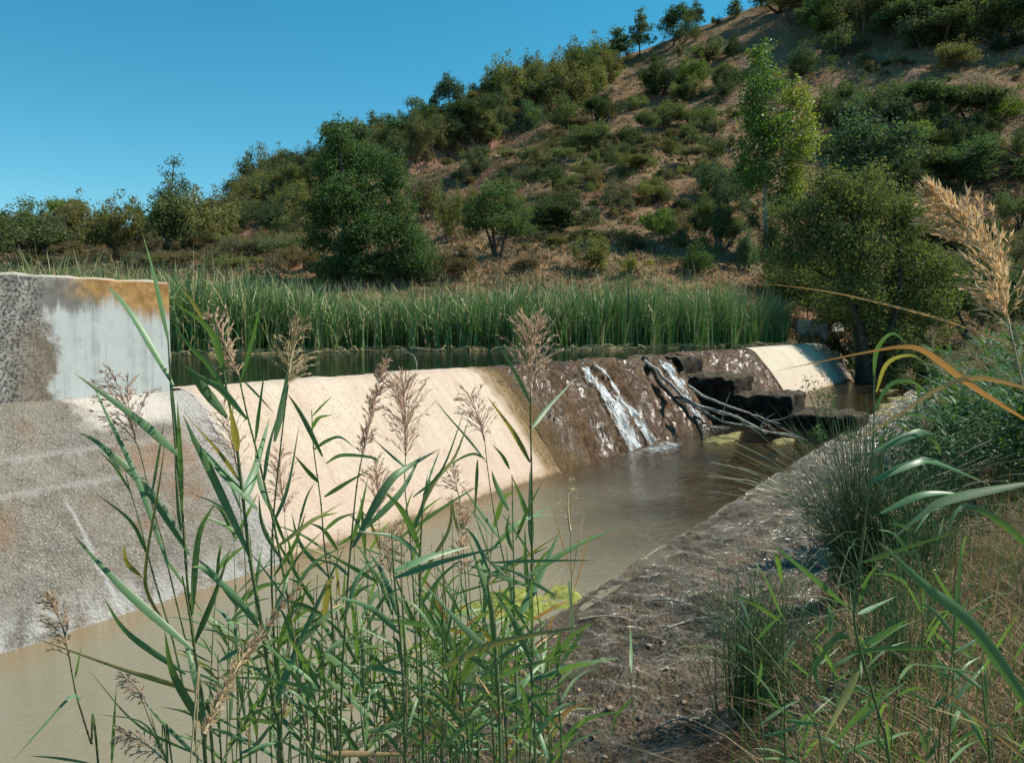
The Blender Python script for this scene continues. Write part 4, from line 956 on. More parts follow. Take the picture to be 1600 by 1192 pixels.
# ------------------------------------------------------------------ reeds
def jit(rng, s): return rng.uniform(-s, s)
def plume_mesh(axis, spread, rng, nb=46, droop=.35, mat='plume_brown', dense=1.0, side=0.0, spk=.012):
    """axis: polyline base to tip (local); spread: branch length in the middle"""
    acc = Acc(); c = spline(axis, 24); L = np.linalg.norm(c[-1] - c[0])
    tube(acc, c, np.linspace(.0022, .0006, 24), 4)
    tan = unit(np.gradient(c, axis=0)); cen, dirs, ln = [], [], []
    for k in range(nb):
        q = rng.random() ** .9; i = int(q * 22); a = c[i]; t = tan[i]
        pr = unit(np.cross(t, rng.normal(size=3)))
        bl = spread * 1.7 * (.35 + .65 * math.sin(math.pi * min(1, .12 + .8 * (1 - q)))) * rng.uniform(.6, 1.15) * (1 - .55 * q)
        d0 = unit(t * rng.uniform(.9, 1.6) + pr * rng.uniform(.6, 1.1) + np.array([side, 0, 0]))
        p1 = a + d0 * bl * .55; p2 = p1 + unit(d0 + np.array([side * .5, 0, -droop])) * bl * .5
        bc = spline([a, p1, p2], 9); tube(acc, bc[::2], np.linspace(.0007, .0004, 5), 3)
        bt = unit(np.gradient(bc, axis=0))
        for s in range(int(13 * dense)):
            j = rng.uniform(1.2, 8); f = j - int(j); pp = bc[int(j)] * (1 - f) + bc[min(8, int(j) + 1)] * f
            cen.append(pp); dirs.append(unit(bt[int(j)] + rng.normal(size=3) * .28)); ln.append(rng.uniform(.6, 1.3) * spk)
    cen, dirs, ln = np.array(cen), np.array(dirs), np.array(ln)
    sdv = unit(np.cross(dirs, rng.normal(size=cen.shape))) * (ln * .085)[:, None]
    e = cen + dirs * ln[:, None]; m = cen + dirs * (ln * .4)[:, None]
    acc.add(np.stack([cen, m + sdv, e, m - sdv], 1).reshape(-1, 3), np.arange(len(cen) * 4).reshape(-1, 4))
    return acc.mesh('plume', M[mat])
def reed(label, stem, y, lv, plume=None, stem_mat='reed_stem', r=.0032, seed=0, group=None, name='reed', ground=True, yt=None):
    """stem: picture points top to bottom; lv: leaves ((u,v)..., width px[, material[, roll]])"""
    rng = np.random.default_rng(1000 + seed); yt = yt if yt is not None else y + rng.uniform(-.12, .12)
    n = len(stem); pts = [at(u, v, yt + (y - yt) * k / max(1, n - 1)) for k, (u, v) in enumerate(stem)]
    if ground:
        e = pts[-1]; d = unit(pts[-1] - pts[-2]); gx, gy = e[0] + d[0] * .5, e[1] + d[1] * .3; pts.append(np.array([gx, gy, tz(gx, gy) - .05]))
    base = pts[-1].copy(); base[2] += .05
    root = thing(name, label, 'reed', base, 0, group)
    P = np.array(pts) - base; sy = lambda v: np.interp(v, [q[1] for q in stem], np.linspace(yt, y, n))
    acc = Acc(); ns = 8 * len(P); c = spline(P, ns); tube(acc, c, np.linspace(r * .45, r * 1.15, ns), 6)
    for k in range(4, ns, 5): tube(acc, [c[k] - unit(c[k] - c[k - 1]) * .004, c[k], c[k] + unit(c[k] - c[k - 1]) * .004], np.array([.9, 1.5, .9]) * r * (.45 + .7 * k / ns), 6)
    obj('stem', acc.mesh('stem', M[stem_mat], True), root)
    for L in lv:
        L = list(L); mat = 'reed_leaf'; roll = rng.uniform(-.7, .7)
        w_ = [q for q in L if not isinstance(q, tuple)]; pp = [q for q in L if isinstance(q, tuple)]
        if len(w_) > 1: mat = w_[1]
        if len(w_) > 2: roll = w_[2]
        y0 = float(sy(pp[0][1])); dy = rng.uniform(-.16, .16)
        pl = [at(u, v, y0 + dy * (k / max(1, len(pp) - 1)) ** 1.3) - base for k, (u, v) in enumerate(pp)]
        if mat == 'reed_leaf' and rng.random() < .05: mat = 'reed_leaf_yellow'
        acc = Acc(); blade_local(acc, pl, base, w_[0] * (.74 if w_[0] > 12 else .67) * y0 / F / max(.75, math.cos(roll)), roll, twist=rng.uniform(-.5, .5))
        obj('leaf', acc.mesh('leaf', M[mat], True, 'tip'), root)
    if plume:
        ax, spx, mt, kw = plume[0], plume[1], plume[2], (plume[3] if len(plume) > 3 else {})
        y0 = yt; pl = [at(u, v, y0 + .05 * k) - base for k, (u, v) in enumerate(ax)]
        obj('plume', plume_mesh(pl, spx * y0 / F, rng, mat=mt, **kw), root)
    return root
def blade_local(acc, pl, base, width, roll, twist=0.0, n=14):
    c = np.array(pl) + base; a2 = Acc(); blade(a2, c, width, roll, .16, n, 'leaf', twist)
    acc.add(a2.V[0] - base, a2.Q[0], None, a2.A[0])

DRY, YEL = 'reed_leaf_dry', 'reed_leaf_yellow'
reed('leftmost tall reed rising across the end of the grey wall', [(262, 520), (268, 620), (276, 720), (285, 800), (292, 900), (302, 1000), (322, 1200)], 1.65, [
    ((263, 533), (243, 440), (222, 362), 11), ((271, 602), (205, 490), (162, 442), 14), ((280, 712), (215, 655), (116, 583), 17), ((296, 866), (235, 770), (165, 700), (121, 674), 18),
    ((284, 800), (281, 700), (277, 628), 11), ((277, 700), (268, 610), (262, 520), 10), ((283, 830), (278, 790), (272, 700), 8), ((300, 960), (310, 840), (336, 785), 13), ((304, 1005), (335, 930), (362, 850), 14)], seed=1)
reed('slim reed crossing the pebbled wall base left of the tall leftmost reed', [(196, 741), (218, 815), (231, 866), (243, 910), (270, 1000), (292, 1100), (310, 1200)], 1.6, [
    ((264, 888), (213, 745), (168, 650), (145, 600), 12), ((232, 870), (205, 815), (150, 771), 9), ((192, 738), (160, 700), (120, 672), 7), ((222, 902), (198, 878), (194, 848), 9), ((205, 770), (180, 730), (155, 705), 6), ((265, 985), (232, 930), (228, 880), (248, 760), (258, 690), 8)], r=.0022, seed=2)
reed('reed with broad low leaves over the murky water on the left', [(285, 900), (296, 960), (305, 1020), (318, 1100), (334, 1200)], 1.5, [
    ((307, 1020), (215, 940), (166, 892), (113, 833), 17), ((290, 1053), (201, 990), (161, 932), 13), ((320, 1139), (272, 1055), (257, 985), 17), ((305, 1081), (240, 1060), (191, 1045), (50, 995), 11, YEL), ((316, 1190), (252, 1126), (222, 1091), 9), ((310, 1180), (214, 1131), (136, 1043), 7),
    ((322, 1130), (300, 1040), (285, 990), 14)], seed=3)
reed('lone thin reed at the far left with a pale plume and a bowed leaf', [(107, 1020), (118, 1080), (131, 1125), (142, 1160), (154, 1200)], 1.55, [
    ((126, 1093), (111, 1088), (75, 1126), (18, 1190), 7), ((117, 1060), (122, 1035), (127, 1010), 5), ((141, 1192), (90, 1184), (45, 1180), 6)], ([(108, 1025), (98, 980), (74, 930)], 34, 'plume_tan', dict(nb=40, side=-.25)), r=.0022, seed=4)
reed('thin reed with a small drooping plume over the murky water', [(224, 1098), (238, 1135), (252, 1170), (262, 1200)], 1.6, [((262, 1190), (245, 1150), (235, 1112), 6), ((174, 1196), (178, 1130), (182, 1068), 8)], ([(224, 1098), (214, 1075), (188, 1052)], 24, 'plume_dark', dict(nb=24, side=-.3)), r=.0016, seed=5)
reed('short reed with a dark feathery plume at the bottom left', [(252, 1182), (262, 1192), (270, 1202)], 1.5, [((262, 1192), (225, 1130), (150, 1115), 5)], ([(252, 1182), (225, 1160), (182, 1142)], 34, 'plume_dark', dict(nb=34)), r=.0018, seed=6)
reed('reed with a dark open plume in front of the lime patch of the wall', [(213, 690), (222, 720), (241, 801), (256, 852), (266, 900), (300, 1050), (320, 1200)], 1.75, [((258, 870), (285, 910), (318, 960), 7), ((236, 780), (247, 715), (257, 655), 6)], ([(213, 692), (200, 640), (172, 578)], 62, 'plume_dark', dict(nb=46, spk=.016, droop=.5)), r=.0019, seed=7)
reed('tall reed with many broad leaves just right of the wall end', [(349, 579), (356, 620), (364, 660), (371, 706), (380, 781), (391, 874), (409, 980), (429, 1106), (441, 1200)], 1.6, [
    ((349, 579), (338, 535), (318, 505), (265, 468), 17), ((318, 500), (300, 470), (276, 440), 9), ((346, 560), (333, 490), (320, 468), (298, 447), 4), ((354, 612), (322, 565), (300, 545), (268, 500), 12), ((355, 652), (322, 612), (302, 585), (283, 566), 20), ((386, 655), (345, 608), (318, 592), (288, 572), 14),
    ((393, 875), (332, 743), (305, 690), (286, 648), 17), ((381, 781), (398, 735), (422, 650), 20), ((374, 751), (342, 706), (296, 655), 10), ((402, 795), (352, 743), (318, 705), (286, 678), 17), ((371, 706), (366, 670), (359, 635), 15), ((391, 874), (355, 800), (300, 770), 7), ((408, 985), (370, 935), (320, 890), (300, 885), 14), ((428, 1105), (470, 1000), (540, 850), 15), ((412, 1000), (440, 930), (455, 880), 12)], r=.0042, seed=8)
reed('reed with a brown drooping plume against the cattails', [(373, 586), (380, 620), (388, 655), (400, 700), (412, 751), (427, 814), (436, 860), (452, 950), (470, 1100), (482, 1200)], 1.7, [((377, 594), (395, 530), (408, 470), 9), ((412, 755), (420, 700), (436, 640), 9), ((424, 800), (405, 750), (398, 700), 12), ((380, 594), (405, 620), (428, 645), 5), ((436, 870), (410, 820), (404, 770), 10), ((450, 940), (490, 880), (545, 850), 9)], ([(373, 586), (355, 545), (330, 482)], 38, 'plume_brown', dict(nb=44)), r=.003, seed=9)
reed('reed with a pale upright plume behind a dark blade', [(450, 602), (444, 650), (436, 720), (428, 800), (424, 880), (428, 1000), (436, 1200)], 1.75, [((429, 690), (445, 615), (463, 512), 15), ((399, 690), (405, 640), (414, 575), 8), ((504, 713), (472, 650), (449, 614), 11), ((426, 820), (450, 760), (468, 660), 9), ((428, 900), (460, 850), (478, 800), 9)], ([(450, 602), (455, 560), (471, 507)], 50, 'plume_tan', dict(nb=58)), r=.0026, seed=10)
reed('reed with small curled bright leaves before the cream slab', [(487, 640), (490, 700), (501, 782), (507, 855), (518, 950), (530, 1200)], 1.75, [((487, 670), (498, 653), (520, 648), 9), ((490, 703), (510, 689), (532, 683), (555, 700), 8), ((509, 724), (535, 711), (586, 716), (584, 730), 8), ((498, 754), (480, 735), (460, 711), 10), ((507, 776), (542, 754), (581, 732), 11), ((488, 650), (505, 632), (520, 618), 5), ((505, 830), (530, 810), (560, 800), 9), ((512, 900), (470, 850), (455, 800), 10)], r=.0022, seed=11)
reed('slender reed with a narrow closed brown plume in front of the cream slab', [(567, 707), (557, 763), (548, 855), (541, 950), (531, 1200)], 1.6, [((549, 850), (563, 800), (575, 745), 10), ((546, 900), (520, 880), (470, 870), 8), ((541, 960), (560, 900), (600, 860), 10)], ([(567, 710), (585, 630), (605, 551)], 15, 'plume_brown', dict(nb=80, droop=0.0)), r=.0026, seed=12)
reed('reed with the densest wide brown plume in the centre', [(634, 707), (633, 763), (642, 855), (650, 1000), (656, 1200)], 1.7, [((637, 733), (610, 710), (584, 686), 6), ((640, 840), (660, 790), (668, 740), 9), ((648, 960), (690, 900), (740, 860), 9)], ([(634, 712), (632, 650), (630, 593)], 62, 'plume_brown', dict(nb=84, spk=.014)), r=.0024, seed=13)
reed('reed with crossing long leaves in the middle of the cream slab', [(662, 770), (657, 855), (656, 930), (662, 1200)], 1.55, [((551, 855), (605, 757), (640, 728), (686, 702), 18), ((570, 826), (625, 770), (658, 710), 14), ((658, 795), (680, 750), (710, 715), (733, 655), 11, YEL), ((645, 777), (690, 735), (727, 637), 7), ((660, 800), (672, 745), (688, 700), 8), ((657, 860), (630, 800), (598, 765), 13), ((656, 900), (700, 830), (705, 770), 8), ((657, 870), (620, 840), (560, 830), 11)], r=.003, seed=14)
reed('reed with a thin open plume near the mossy boundary', [(757, 685), (762, 732), (771, 795), (783, 855), (802, 960), (822, 1200)], 1.8, [((757, 716), (738, 709), (710, 722), (708, 735), 6), ((795, 798), (775, 757), (768, 735), 12), ((796, 732), (785, 712), (770, 695), 8), ((746, 719), (744, 765), (741, 812), 8), ((779, 839), (755, 805), (715, 750), 9), ((790, 900), (760, 870), (735, 830), 8), ((760, 722), (735, 690), (700, 650), (680, 625), 5)], ([(757, 688), (748, 655), (730, 612)], 42, 'plume_brown', dict(nb=44)), r=.002, seed=15)
reed('tall straight reed with a large reddish plume over the mossy face', [(829, 612), (829, 669), (831, 763), (831, 855), (832, 1000), (836, 1200)], 1.7, [((828, 628), (806, 584), (774, 530), 9), ((831, 670), (856, 637), (900, 590), 12), ((828, 722), (800, 672), (760, 618), 12), ((831, 855), (829, 800), (828, 730), 13), ((823, 807), (815, 780), (799, 742), 12), ((806, 843), (822, 802), (847, 752), 9), ((819, 815), (842, 800), (867, 790), 6), ((830, 950), (822, 890), (820, 820), 12)], ([(829, 618), (831, 560), (833, 492)], 52, 'plume_brown', dict(nb=72, spk=.015, droop=.25)), r=.0032, seed=16)
reed('reed with a broad raised blade over the brown clear water', [(800, 742), (802, 850), (804, 960), (806, 1042), (808, 1200)], 1.55, [((808, 969), (837, 913), (880, 818), 17), ((867, 930), (814, 898), (764, 879), 10), ((801, 860), (792, 830), (796, 800), 9), ((804, 960), (797, 900), (790, 850), 9), ((803, 1010), (815, 985), (832, 955), 9)], r=.0028, seed=17)
reed('reed with two big level leaves over the pool', [(612, 830), (616, 900), (626, 1000), (634, 1200)], 1.45, [((613, 894), (670, 870), (736, 853), 15, 'reed_leaf', .6), ((615, 903), (688, 878), (786, 853), 13, 'reed_leaf', .5), ((620, 960), (600, 900), (575, 860), 12), ((625, 990), (580, 950), (520, 930), 13)], r=.003, seed=18)
reed('reed with long leaves crossing low over the stony bed', [(762, 905), (770, 985), (776, 1050), (782, 1200)], 1.4, [((781, 1032), (726, 981), (658, 908), 15), ((683, 1046), (776, 1004), (917, 977), 15, YEL), ((750, 1060), (790, 1022), (826, 1000), 13), ((774, 1030), (768, 960), (760, 900), 13), ((776, 1060), (820, 1040), (872, 1030), 11)], r=.003, seed=19)
reed('short reed with pale upright blades before the stony bed', [(872, 985), (872, 1050), (874, 1120), (878, 1200)], 1.5, [((871, 1044), (872, 1010), (877, 982), 13), ((874, 1040), (898, 1005), (919, 967), 9), ((874, 1100), (900, 1060), (940, 1040), 8), ((876, 1140), (850, 1110), (830, 1060), 9)], r=.002, seed=20)
reed('single narrow dark blade over the sparkling stony bed', [(985, 1040), (988, 1100), (992, 1200)], 1.5, [((986, 1050), (986, 1010), (984, 972), 9), ((988, 1090), (962, 1120), (955, 1160), 7)], r=.0012, seed=21)
reed('thin dry grass stalk with forked straw tips over the clear water', [(891, 750), (892, 868), (894, 950), (897, 1042), (902, 1200)], 1.6, [((893, 900), (876, 840), (857, 772), 3, DRY), ((893, 905), (905, 840), (914, 800), 3, DRY), ((894, 930), (912, 870), (924, 812), 3, DRY), ((894, 960), (890, 915), (888, 905), 7), ((895, 1000), (893, 950), (890, 905), 8)], ([(891, 830), (888, 790), (891, 745)], 22, 'plume_tan', dict(nb=10, dense=.5)), 'dry_stem', .0015, 22)
reed('slim stalk with a small narrow brown plume over the pool', [(721, 895), (720, 960), (719, 1050), (718, 1200)], 1.65, [((720, 960), (700, 925), (668, 890), 8), ((719, 1020), (740, 990), (752, 950), 7)], ([(721, 895), (722, 850), (725, 793)], 20, 'plume_brown', dict(nb=54, droop=.1)), r=.0018, seed=23)
reed('stalk with a drooping brown plume at the toe of the cream slab', [(612, 905), (614, 960), (618, 1050), (622, 1200)], 1.75, [((613, 960), (590, 900), (560, 870), 9)], ([(612, 905), (606, 860), (625, 815)], 42, 'plume_brown', dict(nb=44, side=.3, droop=.6)), r=.0018, seed=24)
reed('stalk with a feathery plume low on the left of the cream slab', [(445, 800), (446, 860), (450, 950), (455, 1200)], 1.9, [((446, 850), (430, 810), (412, 760), 8)], ([(445, 800), (440, 760), (436, 705)], 40, 'plume_brown', dict(nb=50)), r=.0017, seed=25)
reed('stalk with an open reddish plume left of the densest brown plume', [(592, 810), (594, 870), (598, 960), (602, 1200)], 1.9, [((594, 860), (580, 820), (560, 790), 7)], ([(592, 812), (590, 770), (588, 715)], 36, 'plume_brown', dict(nb=48)), r=.0017, seed=26)
reed('stalk with a thin plume low before the waterline of the cream slab', [(722, 800), (724, 860), (730, 960), (736, 1200)], 1.9, [((724, 850), (710, 810), (706, 770), 7)], ([(722, 802), (716, 770), (706, 735)], 36, 'plume_dark', dict(nb=34)), r=.0017, seed=27)
reed('stalk with a thin open plume in front of the wall corner', [(372, 735), (376, 800), (384, 900), (392, 1200)], 2.0, [((378, 800), (366, 770), (350, 740), 6)], ([(372, 737), (362, 690), (345, 625)], 56, 'plume_dark', dict(nb=48, droop=.5)), r=.0017, seed=28)

# the mass of shorter reeds filling the lower middle
frr = np.random.default_rng(88)
RL = 'short leafy reed in the tangled mass at the bottom centre'
for k in range(88):
    u = 335 + 545 * frr.random() ** 1.15; vt = frr.uniform(800, 1060) + max(0, (u - 700)) * .28; y = frr.uniform(1.45, 2.35)
    ln = frr.uniform(-.10, .16); n = 5
    st = [(u + ln * (v - vt) + frr.uniform(-2, 2), v) for v in np.linspace(vt, 1200, n)]
    lv = []
    for j in range(frr.integers(5, 10)):
        v = vt + (1200 - vt) * frr.random(); ub = u + ln * (v - vt); L = frr.uniform(60, 150) * 1.7 / y; a = math.radians(frr.choice([-1, 1]) * abs(frr.normal(38, 24))); dr = frr.uniform(0, .35)
        mid = (ub + math.sin(a) * L * .5, v - math.cos(a) * L * .5); tip = (ub + math.sin(a) * L * (1 + .1 * dr), v - math.cos(a) * L * (1 - 1.2 * dr) )
        lv.append(((ub, v), mid, tip, frr.uniform(4.5, 12.5) * 1.7 / y, ('reed_leaf_fresh' if frr.random() < .6 else 'reed_leaf') if frr.random() < .92 else (YEL if frr.random() < .6 else DRY)))
    reed(RL, st, y, lv, None, 'reed_stem' if frr.random() < .8 else 'dry_stem', frr.uniform(.0015, .0028), 200 + k, 'short reeds massed at the bottom centre')

# right foreground
reed('tall bright reed on the right with many arching leaves', [(1371, 545), (1366, 591), (1365, 676), (1359, 752), (1354, 800), (1343, 890), (1335, 970), (1359, 1067), (1376, 1126), (1391, 1200)], 1.7, [
    ((1361, 708), (1412, 684), (1442, 676), (1462, 690), (1470, 712), 17), ((1359, 753), (1427, 724), (1460, 722), (1545, 757), 16), ((1376, 802), (1434, 775), (1470, 770), (1507, 773), 15), ((1369, 613), (1386, 568), (1422, 555), (1452, 571), 9), ((1366, 641), (1391, 601), (1427, 597), (1459, 626), 10), ((1365, 588), (1371, 545), (1394, 521), (1419, 538), 10), ((1376, 664), (1417, 646), (1472, 661), 7),
    ((1348, 878), (1408, 858), (1519, 823), 12), ((1327, 950), (1256, 890), (1200, 844), 12), ((1341, 959), (1365, 948), (1399, 932), 10), ((1341, 948), (1352, 910), (1371, 881), 9), ((1343, 1010), (1380, 990), (1420, 966), 14), ((1325, 1020), (1400, 1012), (1519, 1017), 12), ((1327, 996), (1302, 1000), (1256, 1070), 15), ((1343, 1043), (1315, 1100), (1288, 1154), 16), ((1378, 1084), (1330, 1130), (1286, 1188), 14), ((1280, 1025), (1273, 1050), (1287, 1088), 11)], r=.0032, seed=40)
reed('dry golden reed with a large fluffy plume at the right edge', [(1577, 507), (1584, 540), (1600, 612), (1625, 720), (1660, 900), (1690, 1200)], 1.25, [
    ((1583, 539), (1480, 502), (1397, 479), (1290, 455), (1182, 442), 6, DRY, .1)], ([(1577, 507), (1556, 430), (1504, 350), (1449, 294)], 62, 'plume_gold', dict(nb=120, dense=1.6, side=-.25, droop=.1, spk=.017)), 'dry_stem', .003, 41)
reed('leaning reed with two long dry orange blades at the right edge', [(1640, 610), (1650, 720), (1670, 900), (1690, 1200)], 1.2, [
    ((1610, 660), (1520, 604), (1449, 551), (1414, 542), (1361, 549), (1215, 579), 13, DRY, .5), ((1625, 612), (1530, 590), (1467, 607), (1397, 653), (1315, 700), 12, DRY, .3)], None, 'dry_stem', .003, 42)
reed('reed at the right edge with a pale blade and a broad dark blade', [(1640, 700), (1655, 900), (1670, 1200)], 1.3, [
    ((1610, 754), (1487, 779), (1440, 805), (1392, 844), 21), ((1620, 870), (1570, 820), (1506, 790), (1475, 841), 14), ((1640, 1150), (1524, 983), (1443, 913), (1371, 844), 27, 'reed_leaf', -.25), ((1640, 1188), (1524, 1130), (1427, 1096), 6, YEL), ((1620, 1200), (1505, 1103), (1450, 1066), 9, DRY)], None, 'reed_stem', .0035, 43)
reed('slim reed standing in the dry grass on the right', [(1494, 816), (1492, 900), (1489, 1010), (1473, 1117), (1466, 1200)], 1.7, [((1492, 945), (1470, 910), (1455, 885), 9), ((1491, 955), (1500, 890), (1502, 830), 8), ((1490, 1000), (1500, 960), (1515, 930), 10), ((1489, 1020), (1525, 1000), (1550, 985), 7), ((1478, 1110), (1520, 1060), (1545, 1030), 9), ((1480, 1080), (1462, 1040), (1460, 1020), 6)], None, 'reed_stem', .002, 44)
reed('low reed with narrow leaves beside the small rush tuft', [(1170, 960), (1180, 1050), (1188, 1120), (1196, 1200)], 1.9, [((1172, 980), (1162, 950), (1150, 925), 8), ((1182, 1000), (1205, 975), (1225, 955), 8), ((1172, 1020), (1155, 1010), (1148, 1000), 8), ((1190, 1130), (1225, 1105), (1255, 1090), 9), ((1184, 1070), (1190, 1040), (1185, 1020), 8), ((1192, 1150), (1230, 1140), (1265, 1125), 8)], None, 'reed_stem', .002, 45)
reed('long thin stem slanting across the bottom right', [(1108, 916), (1160, 975), (1215, 1040), (1262, 1110), (1290, 1192)], 1.7, [((1215, 1040), (1235, 1010), (1250, 985), 5)], None, 'reed_stem', .0022, 46, ground=True)
reed('blurred pale foxtail grass head close to the lens at the bottom left', [(318, 1146), (306, 1180), (296, 1215)], .75, [], ([(318, 1146), (360, 1060), (400, 1000), (484, 894)], 16, 'plume_tan', dict(nb=150, droop=0.0, spk=.006)), 'dry_stem', .0009, 47)

for k in range(16):
    u = frr.uniform(1190, 1600); vt = frr.uniform(800, 1060); y = frr.uniform(1.6, 2.9); ln = frr.uniform(-.12, .12)
    st = [(u + ln * (v - vt), v) for v in np.linspace(vt, 1200, 5)]; lv = []
    for j in range(frr.integers(5, 9)):
        v = vt + (1200 - vt) * frr.random(); ub = u + ln * (v - vt); L = frr.uniform(60, 140) * 1.7 / y; a = math.radians(frr.choice([-1, 1]) * abs(frr.normal(42, 24))); dr = frr.uniform(0, .4)
        lv.append(((ub, v), (ub + math.sin(a) * L * .5, v - math.cos(a) * L * .5), (ub + math.sin(a) * L, v - math.cos(a) * L * (1 - 1.3 * dr)), frr.uniform(5, 13) * 1.7 / y, 'reed_leaf_fresh'))
    reed('short green reed growing among the dry grass at the bottom right', st, y, lv, None, 'reed_stem', frr.uniform(.0014, .0024), 400 + k, 'short reeds at the bottom right')
# reed thicket on the right bank
def thicket_proto(seed, plume):
    rng = np.random.default_rng(seed); H = 1.0; acc = Acc(); lc = Acc()
    c = spline([(0, 0, -.03), (rng.normal() * .03, rng.normal() * .03, .5), (rng.normal() * .1, rng.normal() * .1, 1)], 8); tube(acc, c, np.linspace(.004, .0015, 8), 4)
    st = acc.mesh('stem', M['reed_stem'])
    PP, WW, SS = [], [], []
    for k in range(44):
        q = .06 + .92 * (k + rng.random()) / 44; b = np.array([np.interp(q, np.linspace(0, 1, 8), c[:, i]) for i in range(3)]); a = rng.uniform(0, 6.28); L = rng.uniform(.18, .36); dr = rng.uniform(.1, .9); s = np.linspace(0, 1, 6)
        out = L * s * .85; up = L * (s * .75 - dr * s ** 2)
        PP.append(b + np.stack([np.cos(a) * out, np.sin(a) * out, up], 1)); WW.append(rng.uniform(.016, .028) * np.minimum(1, .4 + 3 * s) * np.clip((1 - s) / .6, .04, 1)); SS.append([-math.sin(a), math.cos(a), rng.uniform(-.4, .4)])
    ribbons(lc, np.array(PP), np.array(WW), unit(np.array(SS)))
    lf = lc.mesh('foliage', M['thicket_leaf'])
    pm = plume_mesh([c[-1], c[-1] + np.array([.05, 0, .09]), c[-1] + np.array([.12, .02, .17])], .085, rng, 30, .4, 'plume_tan') if plume else None
    return st, lf, pm
TP = [thicket_proto(700 + k, k % 3 != 2) for k in range(6)]
trg = np.random.default_rng(91); n = 0; tries = 0
while n < 165 and tries < 6000:
    tries += 1
    y = 7.0 + 20 * trg.random() ** 1.25; u = trg.uniform(1395, 1720); x = (u - 800) / F * y; t, p = xy2tp(x, y)
    if p > 1.15 + .12 * math.sin(t * 2) or p < -7: continue
    st, lf, pm = TP[trg.integers(6)]; z = tz(x, y)
    r = thing('reed', 'green leafy reed in the dense thicket on the right bank', 'reed', (x, y, z), trg.uniform(0, 6.28), 'reeds in the thicket on the right bank')
    h = trg.uniform(.9, 1.3) * (1.25 if y > 11 else .95); r.scale = (h * 1.35, h * 1.35, h)
    obj('stem', st, r); obj('foliage', lf, r)
    if pm: obj('plume', pm, r)
    n += 1

# rushes
def rush(label, u, v, zoff, n, hm, spread, seed, y=None):
    rng = np.random.default_rng(seed)
    b = onz(u, v, .12) if y is None else at(u, v, y); b[2] = tz(b[0], b[1]) - .02
    root = thing('rush_clump', label, 'rush', b)
    s = np.linspace(0, 1, 7); az = rng.uniform(0, 6.28, n); ln = np.abs(rng.normal(0, spread, n)); H = hm * rng.uniform(.55, 1.1, n); b0 = rng.normal(size=(n, 2)) * .09
    out = (ln * H)[:, None] * (.35 * s + .65 * s ** 2)[None, :]; up = H[:, None] * s[None, :] * (1 - .35 * (ln[:, None] * s[None, :]) ** 2)
    P = np.stack([b0[:, :1] + out * np.cos(az)[:, None], b0[:, 1:] + out * np.sin(az)[:, None], up], -1)
    acc = Acc()
    for k in range(n): tube(acc, P[k], np.linspace(.003, .0009, 7), 4)
    q0 = sum(len(a) for a in acc.Q)
    cen = np.concatenate([P[k][4:6].mean(0)[None] + rng.normal(size=(7, 3)) * .012 for k in range(0, n, 3)])
    leaves(acc, cen, .012, rng, .3, .5); me = acc.mesh('stems', [M['rush'], M['plume_brown']]); mi = np.zeros(len(me.polygons), np.int32); mi[q0:] = 1
    me.polygons.foreach_set('material_index', mi); obj('stems', me, root)
rush('large dark green spiky rush clump at the edge of the stony bed', 1350, 925, 0, 620, 1.32, .66, 21)
rush('smaller rush tuft nearer the bottom of the stony bed', 1185, 1085, 0, 220, .8, .45, 22)
rush('rush tuft behind the tall bright reed among the dry grass', 1440, 960, 0, 160, .8, .4, 23)
rush('thin rush tuft at the bottom right corner of the stony bed', 1400, 1130, 0, 120, .75, .4, 24)

# dry and green grass on the bank
def grass(name, label, n, region, hmin, hmax, wmm, mat, seed, lean=.6, cat='grass'):
    rng = np.random.default_rng(seed); x, y = [], []
    while len(x) < n:
        yy = rng.uniform(*region[0]); uu = rng.uniform(*region[1]); xx = (uu - 800) / F * yy; t, p = xy2tp(xx, yy)
        if p > region[2] + .18 * math.sin(t * 3.1) + .1 * rng.normal(): continue
        x.append(xx); y.append(yy)
    x, y = np.array(x), np.array(y); z = terrain(x, y) - .02; s = np.linspace(0, 1, 6)
    H = rng.uniform(hmin, hmax, n); az = rng.uniform(0, 6.28, n); ln = np.abs(rng.normal(0, lean, n))
    out = (ln * H)[:, None] * (.3 * s + .7 * s ** 2)[None, :]; up = H[:, None] * s[None, :] * (1 - .45 * np.clip(ln, 0, 1.3)[:, None] * s[None, :])
    P = np.stack([x[:, None] + out * np.cos(az)[:, None], y[:, None] + out * np.sin(az)[:, None], z[:, None] + up], -1)
    W = (rng.uniform(.6, 1.4, n) * wmm)[:, None] * np.clip((1 - s) / .5, .1, 1)[None, :]; a = rng.uniform(0, 3.14, n)
    acc = Acc(); ribbons(acc, P, W, np.stack([np.cos(a), np.sin(a), 0 * a], 1))
    o = obj(name, acc.mesh(name, M[mat])); tag(o, label, cat, None, 'stuff')
grass('dry_grass', 'matted dry straw grass covering the right bank', 6500, ((2.2, 9), (1230, 1750), .75), .1, .5, .0035, 'straw', 31, 1.1)
grass('green_grass', 'green grass blades growing through the straw on the bank', 2200, ((2.2, 9), (1150, 1750), 1.05), .15, .5, .005, 'green_grass', 32, .6)
grass('sedge', 'short sedge at the bottom edge of the stony bed', 500, ((3.2, 4.6), (520, 880), 2.0), .1, .35, .004, 'green_grass', 33, .6)
grass('straw_litter', 'dry straw litter around the reed feet', 500, ((3.2, 4.6), (520, 880), 2.1), .1, .4, .003, 'straw', 34, .9, 'plant litter')

